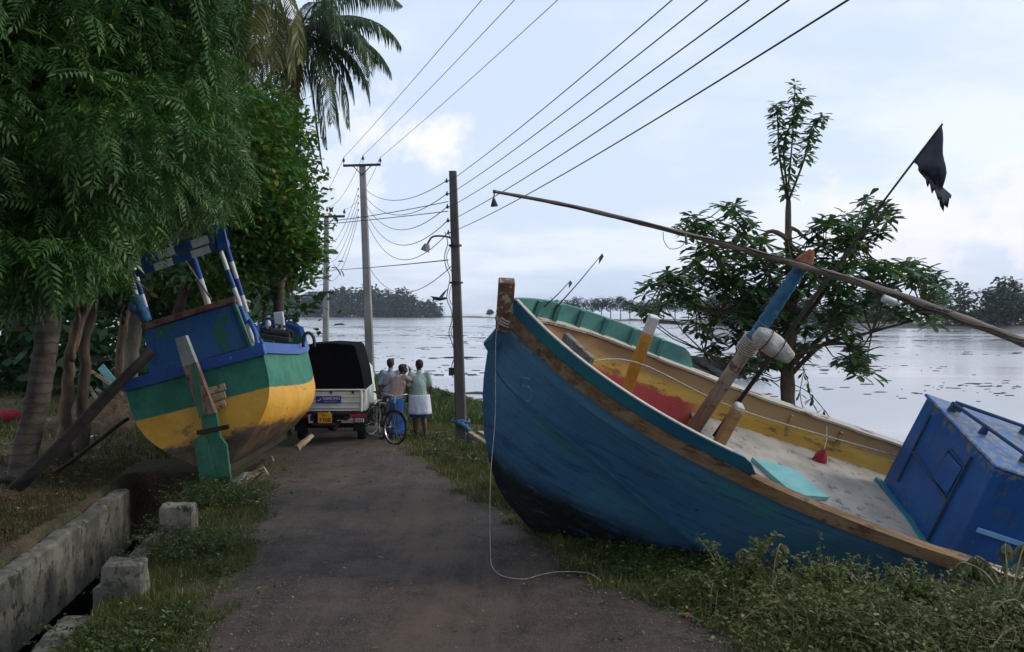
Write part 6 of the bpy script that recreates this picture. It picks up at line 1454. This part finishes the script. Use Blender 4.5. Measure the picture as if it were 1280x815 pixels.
weeds('verge_weeds', wx, .16*np.ones(len(wx)), M['weed_g'], 'small broad-leaved weeds on the verge at the bottom left', 17)
wx = scatter(700, -2.6, .6, 17, 22.5, lambda x, y: (x > RRi(y)+.15) & (crest_dist(x, y) < .8) & (nz(x, y, 1.3) > .1), 1.0)
weeds('bank_weeds', wx, .22*np.ones(len(wx)), M['weed_g'], 'clumps of dark weeds round the foot of the near pole', 18, leaf=(.04, .08))
def vines(name, n, x0, x1, y0, y1, H, m, label, seed):
    r_ = random.Random(seed); mm = MB()
    for _ in range(n):
        x, y = r_.uniform(x0, x1), r_.uniform(y0, y1)
        if x < RRi(y)+.35 or float(crest_dist(np.array([x]), np.array([y]))[0]) > .6: continue
        z = gz(x, y); a = r_.uniform(0, 6.28); L = r_.uniform(.25, .8); h = H*r_.uniform(.4, 1.1); b = a+r_.uniform(-.7, .7)
        P = [Vector((x, y, z)), Vector((x+math.cos(a)*L*.3, y+math.sin(a)*L*.3, z+h)), Vector((x+math.cos(b)*L*.7, y+math.sin(b)*L*.7, z+h*r_.uniform(.6, 1.2))), Vector((x+math.cos(b)*L, y+math.sin(b)*L, z+h*r_.uniform(.2, .9)))]
        mm.tube(dens(P, 3), .0028, 3, False)
    o = mm.build(name, m, None, 180); tag(o, label, 'weeds', kind='stuff')
vines('vine_stems', 230, 1.4, 5.4, 7.5, 9.3, .30, pm('bleached_vine', s(88, 86, 56), s(128, 120, 84), 9, bump=0), 'bleached arching vine stems tangled through the roadside weeds', 71)
# taller wilted plants
def wilted(x, y, H, lean_, label, seed, nst=4):
    r_ = random.Random(seed); e = empty('wilted_plant', (x, y, gz(x, y)), label=label, cat='plant', group='wilted plants by the blue hull'); rng = np.random.default_rng(seed); st_ = MB(); pos = []
    for k in range(nst):
        a = lean_+r_.uniform(-.5, .5); L = H*r_.uniform(.75, 1.15); top = Vector((math.cos(a)*L*.75, math.sin(a)*L*.25, L*.75)); P = dens([Vector((0, 0, 0)), top*.5+Vector((0, 0, .10)), top, top+Vector((math.cos(a)*.08, 0, -.06))], 5); st_.tube(P, [.009-.005*i/len(P) for i in range(len(P))], 6)
        for p in P[6:]: pos += [p]*3
    st_.build('stem', M['weedstem'], e, 180); pos = np.array([tuple(p) for p in pos]); n = len(pos); D, S_, U = axes(rng.random(n)*6.28, rng.uniform(-1.45, -.7, n), rng.normal(size=n)*.9); V, Fq = stamp(BROAD[0], BROAD[1], pos, D, S_, U, rng.uniform(.07, .14, n)); npmesh('leaves', V, Fq, M['wilt'], e)
M['weedstem'] = pm('weed_stem', s(112, 118, 76), s(136, 132, 92), 9, bump=0)
for i, (x, y, H, a, lab) in enumerate(((4.35, 9.1, .62, 2.6, 'wilted plant with drooping leaves in front of the cabin, leaning left'), (4.15, 8.7, .78, 1.2, 'tallest wilted stalk with a drooping head against the cabin stripe'), (3.2, 9.2, .45, 2.8, 'low wilted stems drooping over the weeds left of the cabin'), (2.3, 9.3, .62, 1.7, 'brown-tipped stalk rising from the weeds below the deck hatch'), (4.9, 8.6, .45, 2.9, 'long bleached stems sprawling at the right edge of the picture'), (3.75, 8.3, .38, .4, 'sprawling stem with one fresh green leaf low among the weeds'))): wilted(x, y, H, a, lab, 200+i)
for i, (x, y, H, a, lab) in enumerate(((2.0, 9.35, .5, 1.4, 'leafy olive weed clump against the blue hull, right of the chine'), (2.75, 9.15, .42, 1.9, 'spreading weed clump below the worn middle of the rail'), (3.45, 8.75, .40, 1.0, 'weed clump with pale stems left of the tallest wilted stalk'))):
    e = empty('weed_clump', (x, y, gz(x, y)), label=lab, cat='plant', group='weed clumps by the blue hull'); r_ = random.Random(400+i); rng = np.random.default_rng(400+i); st_ = MB(); pos = []
    for k in range(16):
        a2 = r_.uniform(0, 6.28); L = H*r_.uniform(.6, 1.3); top = Vector((math.cos(a2)*L*.6, math.sin(a2)*L*.4, L*.95)); P = dens([Vector((0, 0, -.03)), top*.5+Vector((0, 0, .06)), top], 6); st_.tube(P, .004, 4, False); pos += [tuple(p+Vector((r_.uniform(-.03, .03), r_.uniform(-.03, .03), r_.uniform(-.02, .02)))) for p in P[3:] for _ in range(4)]
    st_.build('stem', M['weedstem'], e, 180); pos = np.array(pos); n = len(pos); D, S_, U = axes(rng.random(n)*6.28, rng.uniform(-.7, .6, n), rng.normal(size=n)*.5); V, Fq = stamp(BROAD[0], BROAD[1], pos, D, S_, U, rng.uniform(.03, .075, n)); npmesh('leaves', V, Fq, M['weed'], e)
# leafy bush at the waterline
o = crown_mass('shore_bush', [tuple(px(549, 497, 33))+(.32, .35, .32), tuple(px(556, 505, 33))+(.35, .3, .3), tuple(px(540, 505, 33))+(.3, .3, .2)], 110, (.07, .14), M['broaddk'], 91, jit=.06); tag(o, 'small dark bush on the bank between the man and the near pole', 'bush')
o = crown_mass('shore_bush', [tuple(px(447, 490, 38))+(.8, .8, .7), tuple(px(470, 500, 36))+(.6, .6, .4), tuple(px(430, 500, 40))+(1., .8, .6)], 420, (.14, .28), M['broad'], 92, jit=.15); tag(o, 'green bush behind the left man at the foot of the tall pole', 'bush')
o = crown_mass('floating_clump', [tuple(px(915, 456, 55))+(1.3, 1, .35), tuple(px(935, 462, 55))+(1.2, .8, .3)], 200, (.12, .25), M['broaddk'], 93, jit=.1); tag(o, 'dark clump of water plants left of the tree trunk', 'water plants')
# planks on the bank beside the pole
for i, (a, b_, lab) in enumerate((((588, 541), (621, 563), 'pale worn plank lying on the bank between pole and bow'), ((600, 540), (622, 552), 'shorter pale plank beyond the first on the bank'))):
    A_ = px(*a, 20.5-i); B_ = px(*b_, 18.0-i); A_.z = max(gz(A_.x, A_.y)+.06, A_.z); B_.z = max(gz(B_.x, B_.y)+.06, B_.z)
    tag(MB().beam(A_, B_, .10, .05, bev=.006).build('plank', M['drift'], smooth=30), lab, 'plank', 'planks on the bank')
# timber heap behind the prop
rt_ = random.Random(12)
for i, (x0, y0, x1, y1, lab, m) in enumerate(((114, 464, 144, 484, 'brown batten on top of the timber heap behind the prop', 'drift'), (126, 458, 145, 482, 'pale blue-grey board standing in the timber heap', 'teallight'), (112, 484, 124, 504, 'short grey stick leaning in the timber heap', 'greywood'), (56, 520, 72, 532, 'pale stick on the ground between the trunks', 'greywood'), (114, 452, 136, 448, 'dark flat plank behind the timber heap', 'darkwood'), (120, 486, 140, 500, 'grey offcut low in the timber heap', 'greywood'))):
    A_ = px(x0, y0, 21.5+i*.2); B_ = px(x1, y1, 21.3+i*.2); tag(MB().beam(A_, B_, .16 if i == 1 else .07, .03, up=(0, 1, 0), bev=.004).build('scrap_timber', M[m], smooth=30), lab, 'scrap timber', 'timber heap behind the prop')
mbh = MB(); hv = []
hp_c = Vector((px(126, 0, 22).x, 22.3, 0)); rows = []
for i in range(9):
    u = i/8; rr_ = 1.5*(1-u)**.6; rows.append([hp_c+Vector((math.cos(t)*rr_*rt_.uniform(.85, 1.1), math.sin(t)*rr_*.7, u*.95*rt_.uniform(.9, 1.05)-.05)) for t in np.linspace(0, 2*math.pi, 20)[:-1]])
tag(mbh.grid(rows, closed=True).build('rubbish_mound', pm('rubbish', s(72, 58, 46), s(104, 88, 70), 5, bump=1, bscale=12, dist=.08, rough=.95), smooth=60), 'mound of earth and leaf rubbish under the trees behind the prop', 'mound')
# red sack, pale litter
c = onground(7, 528); mm = MB().ell((0, 0, .14), (.42, .2, .17), 16, 9); tag(mm.build('sack', M['clothred'], smooth=180), 'dull red sack lying in the grass at the left edge', 'sack').location = c
def scrap(x, y, sz, m, lab, i):
    p = onground(x, y); r_ = random.Random(i); n = 7; P = [(math.cos(2*math.pi*k/n)*sz*r_.uniform(.5, 1.1), math.sin(2*math.pi*k/n)*sz*.7*r_.uniform(.6, 1.1), r_.uniform(0, sz*.6)) for k in range(n)]+[(0, 0, sz*.55)]
    o = MB().add(P, [(k, (k+1) % n, n) for k in range(n)]).build('litter_scrap', m, solid=.004); o.location = p+Vector((0, 0, .01)); tag(o, lab, 'litter', 'scraps of litter')
OL = pm('orange_peel', s(176, 84, 40), s(200, 110, 50), 20, bump=0)
for i, a in enumerate(((655, 734, .055, OL, 'curled orange-brown husk on the road below the rope end'), (732, 765, .04, M['palmyel'], 'small yellow-and-orange scrap on the road right of the husk'), (858, 772, .06, OL, 'reddish leaf at the road edge before the weeds'), (849, 780, .02, M['plastic'], 'tiny white scrap beside the reddish leaf'), (956, 786, .022, M['plastic'], 'tiny white scrap in the weeds at bottom centre right'), (116, 548, .10, M['plastic'], 'crumpled white wrapper on the ground between prop and trunk'), (631, 610, .03, OL, 'little reddish scrap in the grass left of the blue bow'), (425, 771, .03, M['drift'], 'pale chip on the road, lower left of centre'), (480, 800, .025, M['drift'], 'small pale chip near the bottom edge of the road'), (78, 580, .07, M['greywood'], 'pale flat stone near the lower end of the prop'))): scrap(*a, i)
# straw on the road and debris by the boat
rng = np.random.default_rng(77); n = 900
xx = rng.uniform(-4.2, 1.6, n); yy = rng.uniform(7.6, 21, n); k = (rng.random(n) < .45) | (np.abs(xx+3.2) < .6) & (np.abs(yy-14.8) < 1.2) | (np.abs(xx-RRi(yy)) < .4); xx, yy = xx[k], yy[k]; n = len(xx)
D, S_, U = axes(rng.random(n)*6.28, rng.uniform(-.1, .3, n), rng.normal(size=n)*.5); V, Fq = stamp(LANCE[0], LANCE[1], np.stack([xx, yy, gz_np(xx, yy)+.045], 1), D, S_, U, rng.uniform(.03, .08, n)); tag(npmesh('leaf_litter', V, Fq, M['litter']), 'dry brown leaves scattered on the road and its edges', 'leaf litter', kind='stuff')
n = 5000; xx = rng.uniform(-11, -4.8, n); yy = rng.uniform(8, 24, n); k = xx < drain_x(yy)-1.35; xx, yy = xx[k], yy[k]; n = len(xx)
D, S_, U = axes(rng.random(n)*6.28, rng.uniform(-.1, .4, n), rng.normal(size=n)*.5); V, Fq = stamp(LANCE[0], LANCE[1], np.stack([xx, yy, gz_np(xx, yy)+.02], 1), D, S_, U, rng.uniform(.05, .14, n)); tag(npmesh('leaf_litter', V, Fq, M['litter']), 'fallen leaves under the trees left of the drain', 'leaf litter', kind='stuff')
n = 9000; yy = 7.4+13*rng.random(n)**1.5; l_, r__ = RLi(yy), RRi(yy); u = rng.random(n); u = np.where(rng.random(n) < .5, u, np.where(rng.random(n) < .5, u**4*.4-.02, 1.02-u**4*.3)); xx = l_+(r__-l_)*u
ic = np.array([(0, 0, .5), (.5, 0, 0), (0, .5, 0), (-.5, 0, 0), (0, -.5, 0), (0, 0, -.2)]); icf = [(0, 1, 2), (0, 2, 3), (0, 3, 4), (0, 4, 1), (5, 2, 1), (5, 3, 2), (5, 4, 3), (5, 1, 4)]
D, S_, U = axes(rng.random(n)*6.28, rng.uniform(-.3, .3, n)); V, Fq = stamp(ic, icf, np.stack([xx, yy, gz_np(xx, yy)+.028], 1), D, S_*rng.uniform(.5, 1, n)[:, None], U*.7, rng.lognormal(-4.25, .45, n)); tag(npmesh('loose_gravel', V, Fq, M['stone']), 'loose stones and grit on the worn asphalt', 'gravel', kind='stuff')
